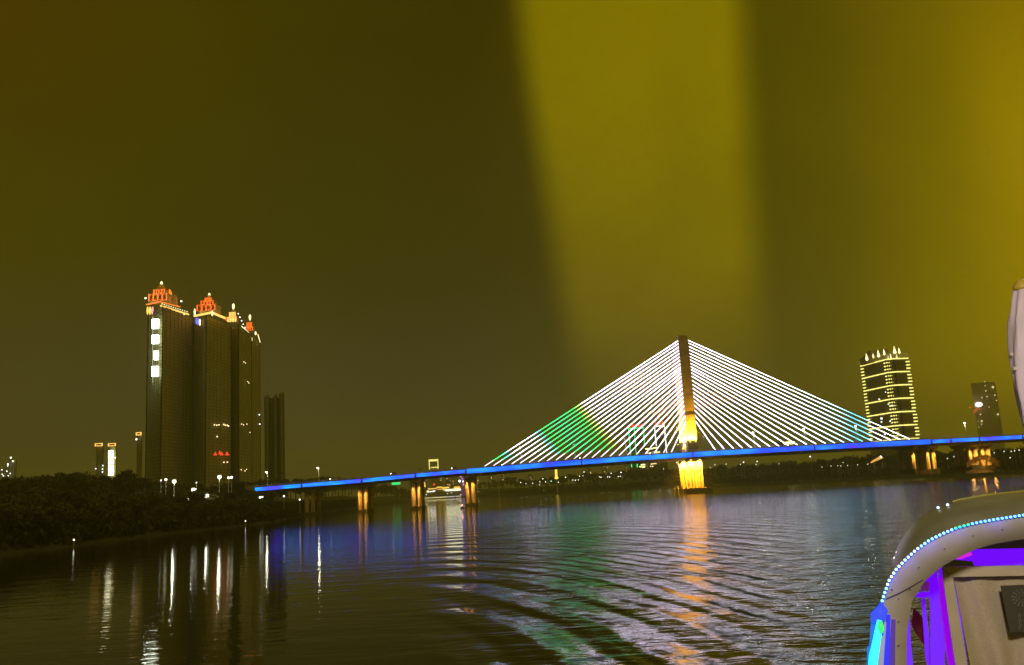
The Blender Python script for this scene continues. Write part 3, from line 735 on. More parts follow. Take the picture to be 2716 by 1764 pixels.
beacon(651, 1383, 385, 'small white marker light at the water edge below the left end of the deck')
beacon(196, 1434, 245, 'faint lone marker light at the dark left shoreline')

# ------------------------------------------------------------------ hotel tower on the right with light outlines
HT = thing('outlined_tower', (P(2340, 1250, 1020).x, 1020, 8), 'tower outlined in yellow light bands and dashes right of the cable fan', 'tower')
ynn = glow('yellow_outline', (1, .88, .22), 1.9)
hl = [(2280, 1050), (2349, 1000), (2372, 996), (2409, 1000)]
def hp(i, z): Y = hl[i][1]; return Vector((P(hl[i][0]+.0, 960, Y).x, Y, z))
hb = [hp(i, 0) for i in range(4)]
fp = [(p.x, p.y) for p in hb]+[(hb[3].x+10, 1040), (hb[0].x+16, 1085)]
ztopH = P(2349, 954, 1000).z
hot = mat('hotel_wall', (.34, .31, .10), .6)
wl = MB(); wl.prism(fp, 5, ztopH); wl.build('wall', hot, HT)
zbH = P(2330, 1168, 1000).z; stepH = (ztopH-zbH)/6
rb = MB()
for i in range(3):
    a, b = hb[i], hb[i+1]
    for j in range(5):
        p = a+(b-a)*(j/4); rb.cbox((p.x, p.y-.4, (ztopH+5)/2), (.9, .9, ztopH-5))
rb.build('vertical_rib', mat('hotel_rib', (.27, .24, .11), .7), HT)
fl = MB()
for i in range(3):
    a, b = hb[i]+Vector((0, -.5, 0)), hb[i+1]+Vector((0, -.5, 0))
    for k in range(36):
        z = 6+k*(ztopH-6)/36; fl.quad((a.x, a.y, z), (b.x, b.y, z), (b.x, b.y, z+1.1), (a.x, a.y, z+1.1))
fl.build('floor_band', mat('hotel_rib', (.27, .24, .11), .7), HT)
for k in range(7):
    z = ztopH-stepH*k; t = MB()
    t.tube([q+Vector((0, -1, 0))+Vector((0, 0, z)) for q in hb], .62, 6); t.build('light_band', ynn, HT)
    if k < 6:
        for j in range(1, 4):
            zz = z-stepH*j/4
            t = MB(); d0 = (hb[1]-hb[0]).normalized()
            for a, b in ((hb[0]+Vector((0, -1, 0)), hb[0]+d0*5.5+Vector((0, -1, 0))), (hb[1]-d0*4.6+Vector((0, -1, 0)), hb[1]+Vector((.5, -1, 0))), (hb[1]+Vector((1.0, -1, 0)), hb[1]+Vector((5.4, -2, 0))), (hb[3]-Vector((4.5, 1, 0)), hb[3]+Vector((1, -1, 0)))):
                t = MB(); t.tube([a+Vector((0, 0, zz)), b+Vector((0, 0, zz))], .62, 6); t.build('light_dash', ynn, HT)
ct = MB(); c0 = [(hb[1].x-13, 1022), (hb[1].x+20, 1012), (hb[1].x+26, 1040), (hb[1].x-8, 1055)]
ct.prism(c0, ztopH, ztopH+9); ct.prism([(hb[1].x-6, 1024), (hb[1].x+14, 1020), (hb[1].x+16, 1036), (hb[1].x-4, 1040)], ztopH+9, ztopH+15); ct.build('rooftop_block', hot, HT)
pr = MB()
for i in range(3):
    a, b = hb[i], hb[i+1]; pr.tube([a+Vector((0, 0, ztopH+6)), b+Vector((0, 0, ztopH+6))], .22, 5)
    for j in range(6):
        p = a+(b-a)*j/5; pr.tube([(p.x, p.y, ztopH), (p.x, p.y, ztopH+6)], .2, 5)
pr.build('parapet_frame', glow('parapet_glow', (.9, .65, .18), .45), HT)
for (x, y, r) in ((2299, 950, 1.7), (2330, 941, 1.7), (2345, 936, 1.4), (2373, 932, 1.9), (2385, 932, 1.3), (2316, 944, .9), (2378, 945, .8), (2362, 945, .9), (2356, 948, .7)):
    p = P(x, y, 1004); t = MB(); t.lathe(p, [(.1, 5*r/1.5), (r*.5, 2*r/1.5), (r, -1), (r*.8, -2.2), (.1, -3)][::-1], 8); t.build('rooftop_floodlight', creamneon, HT)
for (x, y, r) in ((2338, 1110, 1.3), (2338, 1119, 1.0), (2361, 1117, .9), (2349, 1040, .7), (2332, 1059, .9), (2366, 1076, 1), (2395, 1040, .7), (2386, 1041, .7), (2356, 1072, .8), (2347, 1152, 1.0), (2343, 1145, .8)):
    bulb('window', HT, x, y, 998, r, glow('cool_window', (.9, 1, .85), 1.8))

# ------------------------------------------------------------------ neon outlined twin towers behind the cables
gn = glow('green_neon', (.01, .6, .14), 4.5); wn = glow('white_neon', (.9, .95, .85), 4); farred = glow('far_red_neon', (1, .03, .01), 5)
def outlined(x0, x1, yt, Y, cols, m_, label, sign, yb):
    o = thing('neon_outlined_tower', (P(x0, hz(x0), Y).x, Y, 8), label, 'tower', 'towers seen through the cables')
    a, b = P(x0, yt, Y), P(x1, yt, Y); zt_ = a.z
    w_ = MB(); w_.prism([(a.x, Y), (b.x, Y), (b.x, Y+30), (a.x, Y+30)], 5, zt_); w_.build('wall', mat('neon_tower_wall', (.12, .10, .05), .7), o)
    t = MB(); t.tube([(a.x, Y-1, zt_), (b.x, Y-1, zt_)], .7, 6); t.build('neon_line', m_, o)
    for x in cols:
        p = P(x, yt, Y); t = MB(); t.tube([(p.x, Y-1, zt_), (p.x, Y-1, P(x, yb, Y).z)], .65, 6); t.build('neon_line', m_, o)
    n = sign; wd = (b.x-a.x)/n
    sb = MB(); sb.box((a.x-1, Y+.5, zt_+1), (b.x+1, Y+1, zt_+2)); so = sb.build('sign_frame', steel, o)
    for k in range(n):
        c = a.x+wd*(k+.5); g_ = MB(); s = wd*.36
        for q in (-1, 0, 1): g_.cbox((c, Y-.4, zt_+5.2+q*s*.85), (s*2*(1, .7, .9)[q], .6, s*.32))
        g_.cbox((c-(s*.5 if k % 2 else 0), Y-.4, zt_+5.2), (s*.34, .6, s*2)); g_.cbox((c+s*.7, Y-.4, zt_+4.5), (s*.3, .6, s*1.3))
        g_.build('sign_character', farred if k != n-1 or n > 4 else glow('amber_neon', (1, .4, .05), 2.5), so)
    return o
TA = outlined(1667, 1707, 1137, 1700, (1667, 1682, 1706), gn, 'tower outlined in green neon with a red rooftop sign behind the cables', 5, 1240)
TB = outlined(1736, 1762, 1131, 1750, (1736, 1762), wn, 'tower outlined in white neon with a shorter red sign, left of the pylon', 4, 1210)
def block(x0, x1, yt, yb, Y, label, rows, m_, dark=(.12, .10, .06), gap=(), group='lit low buildings behind the bridge'):
    o = thing('lit_building', (P(x0, yb, Y).x, Y, P(x0, yb, Y).z), label, 'building', group)
    a, b = P(x0, yt, Y), P(x1, yb, Y); w_ = MB(); w_.box((a.x, Y, max(2, b.z-6)), (b.x, Y+20, a.z)); w_.build('wall', mat('low_wall', dark, .8), o)
    rf = MB(); rf.box((a.x-1, Y-1, a.z), (b.x+1, Y+21, a.z+1)); rf.build('roof', tower_dark, o)
    for (ra, rb_, ry_, th) in rows:
        p, q = P(ra, ry_, Y-1), P(rb_, ry_, Y-1); t = MB(); t.box((p.x, Y-1.2, p.z-th/2), (q.x, Y-.2, p.z+th/2)); t.build('window_strip', m_, o)
    return o
ywin = glow('yellow_window', (1, .86, .35), 3.5)
block(1695, 1716, 1188, 1245, 1500, 'low building with a small red sign and stacked amber window strips under the deck', [(1697, 1710, 1226, 1.8), (1700, 1711, 1233, 1.8), (1696, 1700, 1238, 1.6), (1702, 1711, 1239, 1.6)], ywin)
block(1709, 1752, 1186, 1208, 1520, 'pale yellow lit building just above the deck left of the pylon', [(1710, 1733, 1191, 1.6), (1733, 1746, 1188, 1.6), (1730, 1751, 1200, 1.6), (1712, 1728, 1202, 1.2), (1735, 1747, 1205, 1.2)], ywin)
block(1723, 1744, 1222, 1245, 1450, 'low building with pairs of warm windows under the deck left of the pylon', [(1730, 1734, 1224, 1.4), (1736, 1743, 1223, 1.6), (1726, 1731, 1231, 1.5), (1732, 1741, 1230, 1.4), (1724, 1727, 1237, 1.2), (1729, 1733, 1237, 1.2)], glow('warm_window', (1, .72, .35), 2.2))
block(1797, 1806, 1215, 1242, 1300, 'thin lit stair of four yellow bars touching the pylon pedestal', [(1798, 1805, 1217, 1.6), (1798, 1804, 1224, 1.6), (1798, 1804, 1231, 1.6), (1799, 1804, 1237, 1.6)], ywin)
o = block(1690, 1712, 1183, 1196, 1600, 'red neon sign building at the foot of the green outlined tower', [(1694, 1700, 1192, 1.6), (1701, 1710, 1190, 2.6)], farred)
block(2075, 2110, 1172, 1182, 1100, 'flat yellow lit pavilion on the far bank above the deck', [(2077, 2108, 1174, 1.5), (2080, 2105, 1178, .9)], ywin)
block(2079, 2092, 1174, 1190, 1120, 'small yellow lit hut left of the flat pavilion', [(2080, 2088, 1177, 1.2)], ywin)
# far right dotted tower and red neon
o = thing('dotted_tower', (P(2610, 1230, 3500).x, 3500, 8), 'dark tower with scattered window lights near the right edge', 'tower')
facade(o, foot([(2608, 3500), (2668, 3500), (2671, 3550), (2612, 3550)]), P(2612, 1014, 3500).z, 5, bays=5, mt=mat('far_city_wall', (.3, .28, .22), .8))
for (x, y, r) in ((2612, 1012, .7), (2613, 1023, .8), (2615, 1037, 1.2), (2634, 1027, 2), (2639, 1048, 1.2), (2618, 1052, 1), (2643, 1062, 1.0), (2605, 1055, 1), (2623, 1080, .8), (2601, 1099, 1.1), (2604, 1117, 1.6), (2647, 1099, 1.6), (2594, 1117, .7), (2604, 1125, .9), (2596, 1133, .8)):
    bulb('window', o, x, y, 3490, r*2.3, glow('warm_window', (1, .72, .35), 2.2))
o = thing('neon_sign', (P(2595, 1100, 3480).x, 3480, P(2595, 1100, 3480).z-6), 'red and white neon emblem glowing on the dotted tower', 'sign')
t = MB(); t.ball(P(2596, 1073, 3480), 13, 10, .75); t.build('white_disc', glow('pinkwhite', (1, .8, .75), 6), o)
for (x, y, w2, h2) in ((2603, 1072, 5, 5), (2574, 1081, 4, 2.4), (2588, 1088, 7, 3), (2597, 1085, 6, 1.5), (2584, 1094, 4, 2)):
    t = MB(); t.cbox(P(x, y, 3485), (w2*2.6, 1, h2*2.6)); t.build('red_stroke', glow('dull_red', (1, .1, .02), 1.1), o)

# ------------------------------------------------------------------ far quay, terminal and city
qg = glow('quay_light', (1, .85, .35), 1.8)
o = thing('ferry_terminal', (P(1180, 1310, 2600).x, 2600, 2), 'long ferry terminal glowing yellow and white on the distant quay between two lit piers', 'building')
w_ = MB(); a, b = P(1126, 1300, 2600), P(1236, 1308, 2600); w_.box((a.x, 2600, 1), (b.x, 2650, a.z)); w_.build('wall', mat('low_wall', (.12, .10, .06), .8), o)
for (x0, x1, y, th, m_) in ((1135, 1158, 1297, 3, goldneon), (1158, 1172, 1293, 4, glow('amber', (1, .6, .08), 2)), (1172, 1192, 1294, 4, glow('amber', (1, .6, .08), 2)), (1204, 1220, 1293.5, 5, glow('amber', (1, .6, .08), 2)), (1160, 1183, 1298, 2, goldneon), (1182, 1224, 1300.5, 6, glow('bright_warm', (1, 1, .7), 2.2)), (1176, 1205, 1300, 1.5, ywin), (1132, 1138, 1304, 5, creamneon)):
    p, q = P(x0, y, 2595), P(x1, y-1, 2595); t = MB(); t.box((p.x, 2594, p.z-th/2), (q.x, 2597, p.z+th/2)); t.build('light_strip', m_, o)
for k in range(5): bulb('window', o, 1141+k*3, 1304-k*.4, 2594, 1.4, ww)
o = thing('quay_wall', (P(1170, 1320, 2560).x, 2560, 0), 'low quay wall with a long line of warm light at the far water edge', 'wall')
a, b = P(1112, 1322, 2560), P(1222, 1316, 2560); t = MB(); t.box((a.x, 2560, -1), (b.x, 2575, 3)); t.build('wall', mat('cap_concrete', (.13, .12, .10), .9), o)
for x0, x1 in ((1112, 1142), (1144, 1183), (1184, 1206), (1209, 1222)):
    p, q = P(x0, hz(x0), 2556), P(x1, hz(x1), 2556); t = MB(); t.box((p.x, 2555, 3), (q.x, 2558, 4.8)); t.build('light_strip', qg if x0 < 1180 else glow('pink_white', (1, .85, .8), 1.3), o)
o = thing('neon_tower', (P(1224, 1310, 2500).x, 2580, 2), 'narrow purple and white neon tower beside the third lit pier', 'tower')
t = MB(); a, b = P(1216, 1268, 2500), P(1233, 1300, 2500); t.box((a.x, 2580, 1), (b.x, 2592, P(1226, 1262, 2500).z)); t.build('wall', mat('neon_purple_wall', (.2, .1, .2), .7, (.35, .1, .4), .25), o)
for (x, y, r, m_) in ((1219, 1276, 3.4, ww), (1228, 1277, 2.4, ww), (1229, 1285, 2.6, glow('pink_neon', (.9, .35, .5), 1.6)), (1222, 1264, 2.6, glow('pink_neon', (.9, .35, .5), 1.6)), (1226, 1270, 2.2, glow('violet_neon', (.5, .2, .9), 2)), (1234, 1262, 2.2, glow('mint_neon', (.3, 1, .6), 3)), (1224, 1258, 1.6, glow('violet_neon', (.5, .2, .9), 2))): bulb('neon_light', o, x, y, 2495, r, m_)
o = thing('rooftop_billboard', (P(1150, 1310, 2700).x, 2700, 2), 'yellow light frame crowning a tall dark building above the deck, over the lit ferry terminal', 'building')
a, b = P(1137, 1219, 2700), P(1163, 1240, 2700)
t = MB(); t.box((a.x+2, 2705, 1), (b.x-2, 2740, b.z)); t.build('wall', mat('far_city_wall', (.3, .28, .22), .8), o)
t = MB(); t.box((a.x, 2700, a.z-6), (b.x, 2703, a.z)); t.box((a.x, 2700, b.z-4), (a.x+2.5, 2703, a.z-6)); t.box((b.x-2.5, 2700, b.z-4), (b.x, 2703, a.z-6)); t.box((a.x+6, 2700, b.z), (b.x, 2703, b.z+2.5)); t.build('light_frame', ynn, o)
random.seed(5)
for k in range(14):
    x0 = (1086, 1112, 1124, 1164, 1184, 1200, 1262, 1296, 1332, 1402, 1440, 1560, 1598, 1660)[k]; wd = random.uniform(7, 14)
    yt = (1262, 1248, 1262, 1255, 1262, 1266, 1270, 1262, 1255, 1262, 1270, 1228, 1232, 1234)[k]; Y = 3000+k*12
    o = thing('distant_building', (P(x0, hz(x0), Y).x, Y, 4), 'faint distant high-rise, %s of the pale ones behind the bridge from the left' % ORD[k], 'building', 'faint high-rises on the horizon')
    facade(o, foot([(x0, Y), (x0+wd, Y), (x0+wd, Y+40), (x0, Y+40)]), P(x0, yt, Y).z, 3, 5.5, 3, mt=mat('far_city_wall', (.3, .28, .22), .8))
    rp = MB(); f_ = foot([(x0+2, Y+8), (x0+wd-2, Y+8), (x0+wd-2, Y+30), (x0+2, Y+30)]); zz = P(x0, yt, Y).z; rp.prism(f_, zz, zz+7, .8); rp.build('roof_plant', tower_dark, o)
    for j in range(random.randint(2, 6)): bulb('window', o, x0+random.uniform(1, wd-1), yt+random.uniform(3, 30), Y-3, random.uniform(.8, 1.5), glow('warm_window', (1, .72, .35), 2.2))
# scattered lamps on the far banks
FL = [(1262, 1300, 1), (1275, 1302, 1), (1284, 1304, 1.3), (1269, 1304, 1.2), (1291, 1300, 1), (1285, 1311, 1), (1303, 1299, 1), (1222, 1312, 1), (1116, 1310, 1.2), (1131, 1312, 1.1), (1187, 1309, 1), (1198, 1307, 1),
 (1381, 1280, 1), (1395, 1283, .8), (1413, 1282, .9), (1432, 1278, 1.1), (1440, 1270, 1.4), (1447, 1278, 1), (1462, 1276, 1.1, 'g'), (1481, 1279, 1), (1500, 1266, 1.2), (1431, 1286, .9), (1443, 1301, .7), (1519, 1273, 1), (1526, 1274, 1.1), (1534, 1273, .9), (1537, 1263, 1.1), (1549, 1252, 1.1), (1546, 1262, .7), (1590, 1265, 1), (1594, 1266, 1.3), (1612, 1265, 1.2), (1617, 1265, 1), (1621, 1255, 1.2), (1640, 1264, 1), (1645, 1263, 1.1), (1647, 1253, 1.4),
 (1760, 1244, .8), (1884, 1240, .8), (1896, 1233, .9), (1926, 1231, .8), (1964, 1232, .8), (1972, 1226, 1.4), (2005, 1232, .8), (2008, 1224, 1.3), (2149, 1211, 1.7), (2066, 1230, .5), (2180, 1239, .5), (2204, 1236, .5), (2222, 1235, .5), (2230, 1236, .5), (2236, 1227, .5), (2248, 1235, .5), (2275, 1233, .5), (2302, 1231, .5), (2377, 1187, 1.5),
 (2513, 1216, .6), (2530, 1211, .6), (2536, 1210, .6), (2551, 1208, .6), (2571, 1206, .6), (2575, 1208, .6), (2637, 1201, .6), (2663, 1197, .6), (2682, 1197, .6), (2691, 1196, .7), (2703, 1194, .6), (2679, 1214, .7)]
near = lambda x: 'left of the slim gold column' if x < 1474 else 'between the gold column and the green outlined tower' if x < 1690 else 'right of the pylon under the white cables' if x < 2160 else 'below the yellow outlined tower' if x < 2400 else 'behind the right-hand orange piers'
for k, t_ in enumerate(FL):
    x, y, r = t_[:3]; Y = min(2450 if x < 1310 else ry(x, [(a, b) for a, b in FB])+15, 2450)
    r = r*Y/1400*.42+.12
    post_lamp(x, y, Y, r, 'small far bank lamp, %s of those %s' % (ORD[sum(1 for q in FL[:k] if near(q[0]) == near(x)) % 20], near(x)) if x >= 1310 else 'small pale lamp near the ferry terminal quay, %s of the cluster' % ORD[k], (.3, 1, .7) if len(t_) > 3 else (1, .97, .78), 5, 0, 'small lamps on the far bank', zb=3)
# single landmarks
def mast(px, pt, pb, Y, label, m_, r, name='lit_column'):
    a, b = P(px, pt, Y), P(px, pb, Y); o = thing(name, (a.x, Y, 1), label, 'column')
    t = MB(); t.tube([(a.x, Y, 1), (a.x, Y, b.z)], .9, 8); t.build('mast', steel, o)
    t = MB(); t.tube([(a.x, Y, b.z), (a.x, Y, a.z)], r, 8); t.build('light_tube', m_, o)
    t = MB(); t.ball((a.x, Y, b.z-.5), r*1.8, 8, .6); t.build('foot_lamp', m_, o)
mast(1474, 1238, 1267, 1500, 'slim golden lit column standing below the deck under the green cables', glow('gold_tube', (1, .62, .08), 2.2), 1.9)
mast(1321, 1252, 1256, 1800, 'thin mast with a red light under the outermost left cable', redglow, 2.0, 'red_light_mast')
o = thing('green_sign', (P(1050, 1283, 1500).x, 1500, 8), 'green glowing sign above dark trees left of the second lit pier', 'sign')
a, b = P(1039, 1280, 1500), P(1062, 1285, 1500); t = MB(); t.box((a.x, 1500, b.z), (b.x, 1501, a.z)); t.build('panel', glow('green_panel', (.02, .9, .2), 1.4), o)
for q in (.2, .8):
    t = MB(); x = a.x+(b.x-a.x)*q; t.tube([(x, 1500.5, 5), (x, 1500.5, b.z)], .3, 5); t.build('post', steel, o)
o = thing('gantry_light', (P(1120, 1290, 1900).x, 1900, 3), 'yellow lit crane-like gantry right of the second lit pier', 'gantry')
t = MB(); t.tube([P(1108, 1283, 1900), P(1127, 1283, 1900), P(1127, 1292, 1900)], 1.6, 6); t.build('arm', goldneon, o)
t = MB(); t.tube([P(1113, 1279, 1900), P(1126, 1279, 1900)], 1.3, 6); t.build('top_light', glow('cool_white', (.8, .9, 1), 3), o)
t = MB(); p = P(1110, 1283, 1900); t.tube([(p.x, 1900, 1), p], .6, 6); t.build('post', steel, o)
post_lamp(1151, 1285, 2300, 2.9, 'round red lamp above the ferry terminal', (1, .05, .03), 1.6, 0, 'small lamps on the far bank', zb=2)
def buoy(px, py, Y, label, c):
    p = P(px, py, Y); o = thing('channel_buoy', (p.x, Y, 0), label, 'buoy')
    t = MB(); t.lathe((p.x, Y, -.5), [(1.1, 0), (1.3, .7), (1.0, 1.1), (.45, 1.4), (.3, p.z-.3)], 10); t.build('float', mat('buoy_black', (.02, .02, .02), .5), o)
    t = MB(); t.ball((p.x, Y, p.z), .38, 8); t.build('lamp', glow('buoy_%s' % (c,), c, 6), o)
buoy(1226, 1340, 520, 'dark channel buoy with a red light left of the third lit pier', (1, .35, .3))
# gold lit pavilion and lit bank on the right
o = thing('lit_pavilion', (P(2325, 1222, 850).x, 850, 5), 'small pavilion with a glowing golden sloped roof on the bank below the outlined tower', 'pavilion')
a, b = P(2310, 1228, 850), P(2341, 1212, 850); t = MB(); t.v = [Vector((a.x, 848, a.z)), Vector((b.x, 848, b.z-1)), Vector((b.x, 852, b.z-1)), Vector((a.x, 852, a.z)), Vector((a.x+2, 848, a.z+2)), Vector((b.x-2, 848, b.z+.8)), Vector((b.x-2, 852, b.z+.8)), Vector((a.x+2, 852, a.z+2))]
t.f = [(0, 3, 2, 1), (4, 5, 6, 7), (0, 1, 5, 4), (1, 2, 6, 5), (2, 3, 7, 6), (3, 0, 4, 7)]; t.build('roof', mat('gold_lit_roof', (.6, .35, .08), .6, (1, .5, .12), .9), o)  # lamplight on the roof is put in as emission
for x in (a.x+3, b.x-1): t = MB(); t.tube([(x, 850, 3), (x, 850, a.z+1)], .25, 6); t.build('post', steel, o)
bulb('lamp', o, 2336, 1211, 846, .7, ww)
# planting lit under the right piers
RK = thing('rockery', (P(2600, 1240, 640).x, 650, 6), 'orange lit mound of rock and shrubs around the foot of the right-hand piers', 'rockery')
t = MB(); random.seed(3)
for k in range(700):
    q = random.random(); px = 2565+85*q; hh_ = 1226+14*math.sin(q*3.1)*-1.4+random.uniform(0, 14)
    p = P(px, hh_, 590+random.uniform(-3, 3)); a_ = Vector((random.gauss(0, 1), random.gauss(0, 1), random.gauss(0, 1))).normalized(); b_ = a_.cross(Vector((.3, .8, .2))).normalized()
    s = random.uniform(.2, .6); t.quad(p-a_*s, p-b_*s, p+a_*s, p+b_*s)
t.build('foliage', mat('rock_shrubs', (.3, .22, .09), .9), RK)
t = MB(); cc = P(2600, 1240, 592); t.lathe((cc.x, 594, cc.z-3.5), [(9, 0), (8, 1), (5, 2.2), (2, 3), (.2, 3.2)], 12); t.build('rock', mat('rock', (.25, .18, .1), .9, sc=.6), RK)
for x in (2575, 2605, 2635): lamp('POINT', 'bank_flood', P(x, 1226, 580), (1, .42, .06), 900, RK, size=.4)

# ------------------------------------------------------------------ tour boat cabin at the lower right
BT = thing('tour_boat', (3.6, 8, 0), 'tour boat cabin with curved beige roof, blue light string and violet posts', 'boat')
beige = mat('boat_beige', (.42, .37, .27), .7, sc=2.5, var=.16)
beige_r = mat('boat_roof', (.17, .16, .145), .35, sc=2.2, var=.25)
def zz(px, py): return (2280+px*.313, 1280+py*.313)
A_ = [(3000, 1292), (2850, 1296), (2716, 1305), (2620, 1315), (2545, 1328), (2485, 1347), (2440, 1372), (2405, 1408), (2380, 1450), (2366, 1495), (2355, 1540), (2345, 1580), (2338, 1610)]
B_ = [(3000, 1345), (2850, 1350), (2716, 1366), (2656, 1375), (2609, 1383), (2574, 1390), (2537, 1400), (2499, 1416), (2465, 1433), (2430, 1458), (2399, 1487), (2377, 1510), (2358, 1540), (2347, 1571), (2338, 1599), (2336, 1640), (2338, 1700), (2342, 1790), (2346, 1900)]
C_ = [(3000, 1392), (2850, 1405), (2716, 1429), (2640, 1441), (2593, 1454), (2560, 1468), (2530, 1483), (2493, 1504), (2470, 1524), (2449, 1543), (2437, 1562), (2427, 1580), (2415, 1596), (2411, 1634), (2406, 1655), (2404, 1671), (2403, 1700), (2402, 1764), (2402, 1900)]
def resamp(pl, n):
    pl = [Vector(p) for p in pl]; d = [0]
    for a, b in zip(pl, pl[1:]): d.append(d[-1]+(b-a).length)
    out = []
    for k in range(n):
        t = d[-1]*k/(n-1)
        for i in range(len(pl)-1):
            if d[i] <= t <= d[i+1]+1e-6:
                out.append(pl[i]+(pl[i+1]-pl[i])*((t-d[i])/max(1e-6, d[i+1]-d[i]))); break
    return out
n = 60
LA, LBx, LC = resamp(A_+[(2336, 1650), (2338, 1720), (2344, 1900)], n), resamp(B_, n), resamp(C_, n)
def loft(rows, close=False):
    mb = MB(); mb.v = [p for r in rows for p in r]; m_ = len(rows[0])
    for a in range(len(rows)-1):
        for b in range(m_-1): mb.f.append((a*m_+b, a*m_+b+1, (a+1)*m_+b+1, (a+1)*m_+b))
    return mb
front = [P(p.x, p.y, 7.0) for p in LBx]
half = [P((a.x+b.x)/2-2, (a.y+b.y)/2-4, 7.25) for a, b in zip(LA, LBx)]
crest = [P(p.x, p.y, 7.9) for p in LA]
back = [p+Vector((1.9, 1.9, -.25)) for p in crest]
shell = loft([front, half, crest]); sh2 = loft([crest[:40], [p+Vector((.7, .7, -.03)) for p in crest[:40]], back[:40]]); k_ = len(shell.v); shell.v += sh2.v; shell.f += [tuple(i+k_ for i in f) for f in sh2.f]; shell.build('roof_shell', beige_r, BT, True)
inner = [P(p.x, p.y, 7.0) for p in LC]
inb = [p+Vector((.12, .5, 0)) for p in inner]
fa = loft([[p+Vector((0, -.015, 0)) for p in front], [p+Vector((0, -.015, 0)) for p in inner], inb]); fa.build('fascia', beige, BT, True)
# ceiling underside joins the fascia to the back edge
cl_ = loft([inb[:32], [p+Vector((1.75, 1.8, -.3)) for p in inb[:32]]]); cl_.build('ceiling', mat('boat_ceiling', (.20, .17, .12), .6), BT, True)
# crest trim rail
t = MB(); t.tube([P(p.x, p.y-1, 7.9) for p in LA[:26]], .012, 6); t.build('roof_rail', mat('chrome', (.7, .7, .75), .2, metal=1), BT)
for (x, y) in (zz(665, 212), zz(745, 188), zz(318, 594), zz(298, 640)):
    t = MB(); t.ball(P(x, y, 7.75), .012, 8); t.build('rail_fitting', glow('fitting', (.85, .9, 1), 1.6), BT)
# light string
ls = MB(); ls.tube([p+Vector((-.005, -.03, .002)) for p in front[:48]], .008, 6); LS = ls.build('light_string', mat('string_cable', (.02, .03, .3), .5, (.02, .03, 1), .9), BT)
bl_ = resamp(B_[:15], 400); cnt = 0; lastp = None
for p in bl_:
    if lastp is not None and (p-lastp).length < 10.5: continue
    lastp = p
    if p.x > 2760: continue
    if p.x < 2574 and p.x > 2530: c = glow('bead_green', (.03, .95, .15), 2.2)
    elif p.x >= 2574: c = glow('bead_blue', (.15, .62, 1), 3)
    elif p.x > 2440 or p.y > 1560: c = glow('bead_cyan', (.25, .92, .95), 3)
    else: c = glow('bead_pale', (.55, 1, .95), 3)
    t = MB(); t.ball(P(p.x, p.y, 6.955), .0095, 8); t.build('light_bead', c, LS)
for (x, y, pw__) in ((2660, 1392, .9), (2560, 1412, .8), (2480, 1446, 1.0), (2420, 1490, 1.0), (2375, 1545, 1.0), (2342, 1630, 1.4)):
    lamp('POINT', 'string_glow', P(x-4, y-8, 6.90), (.06, .05, 1), pw__*.5, BT, size=.03)
# blue joint and post with their light put in as emission; glowing tube below
bluem = glow('blue_lit_bracket', (.005, .06, 1), .85)
def slab(pts, Y, th, name, m_, par=None, smooth=False):
    mb = MB(); n_ = len(pts); f_ = [P(x, y, Y) for x, y in pts]; dx_ = Vector((.35, .93, 0))*th
    mb.v = f_+[p+dx_ for p in f_]
    mb.f = [tuple(range(n_)), tuple(range(n_, 2*n_))[::-1]]+[(k, n_+k, n_+(k+1) % n_, (k+1) % n_) for k in range(n_)]
    o = mb.build(name, m_, par or BT); bm = bmesh.new(); bm.from_mesh(o.data); bmesh.ops.recalc_face_normals(bm, faces=bm.faces); bm.to_mesh(o.data); bm.free(); return o
slab([zz(185, 1025), zz(240, 1090), zz(215, 1180), zz(95, 1190), zz(92, 1130), zz(125, 1095)], 6.9, .12, 'corner_bracket', bluem)
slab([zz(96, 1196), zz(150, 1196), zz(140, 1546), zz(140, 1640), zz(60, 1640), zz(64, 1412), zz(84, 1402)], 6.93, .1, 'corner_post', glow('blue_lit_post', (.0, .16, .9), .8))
t = MB(); t.tube([P(*zz(165, 1165), 6.86), P(*zz(160, 1250), 6.86), P(*zz(138, 1380), 6.86), P(*zz(118, 1480), 6.86), P(*zz(105, 1640), 6.86)], [.014, .026, .030, .034, .03], 10); t.build('light_tube', glow('cyan_tube', (.02, .75, 1), 2.0), BT, True)
t = MB(); t.tube([P(*zz(176, 1170), 6.85), P(*zz(176, 1230), 6.85), P(*zz(168, 1300), 6.85)], [.012, .026, .01], 10); t.build('green_light', glow('green_tube', (.01, .8, .12), 1.6), BT, True)
slab([zz(205, 1180), zz(235, 1180), zz(200, 1640), zz(140, 1640), zz(165, 1400)], 6.97, .06, 'door_post', mat('boat_post', (.6, .5, .5), .5), BT)
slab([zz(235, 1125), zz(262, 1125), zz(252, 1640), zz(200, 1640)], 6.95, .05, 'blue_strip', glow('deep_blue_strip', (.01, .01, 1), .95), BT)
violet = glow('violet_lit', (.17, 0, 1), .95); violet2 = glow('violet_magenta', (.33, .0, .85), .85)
slab([zz(270, 1160), zz(305, 1160), zz(300, 1640), zz(240, 1640)], 6.98, .05, 'violet_edge', glow('violet_soft', (.12, .03, .5), .55), BT)
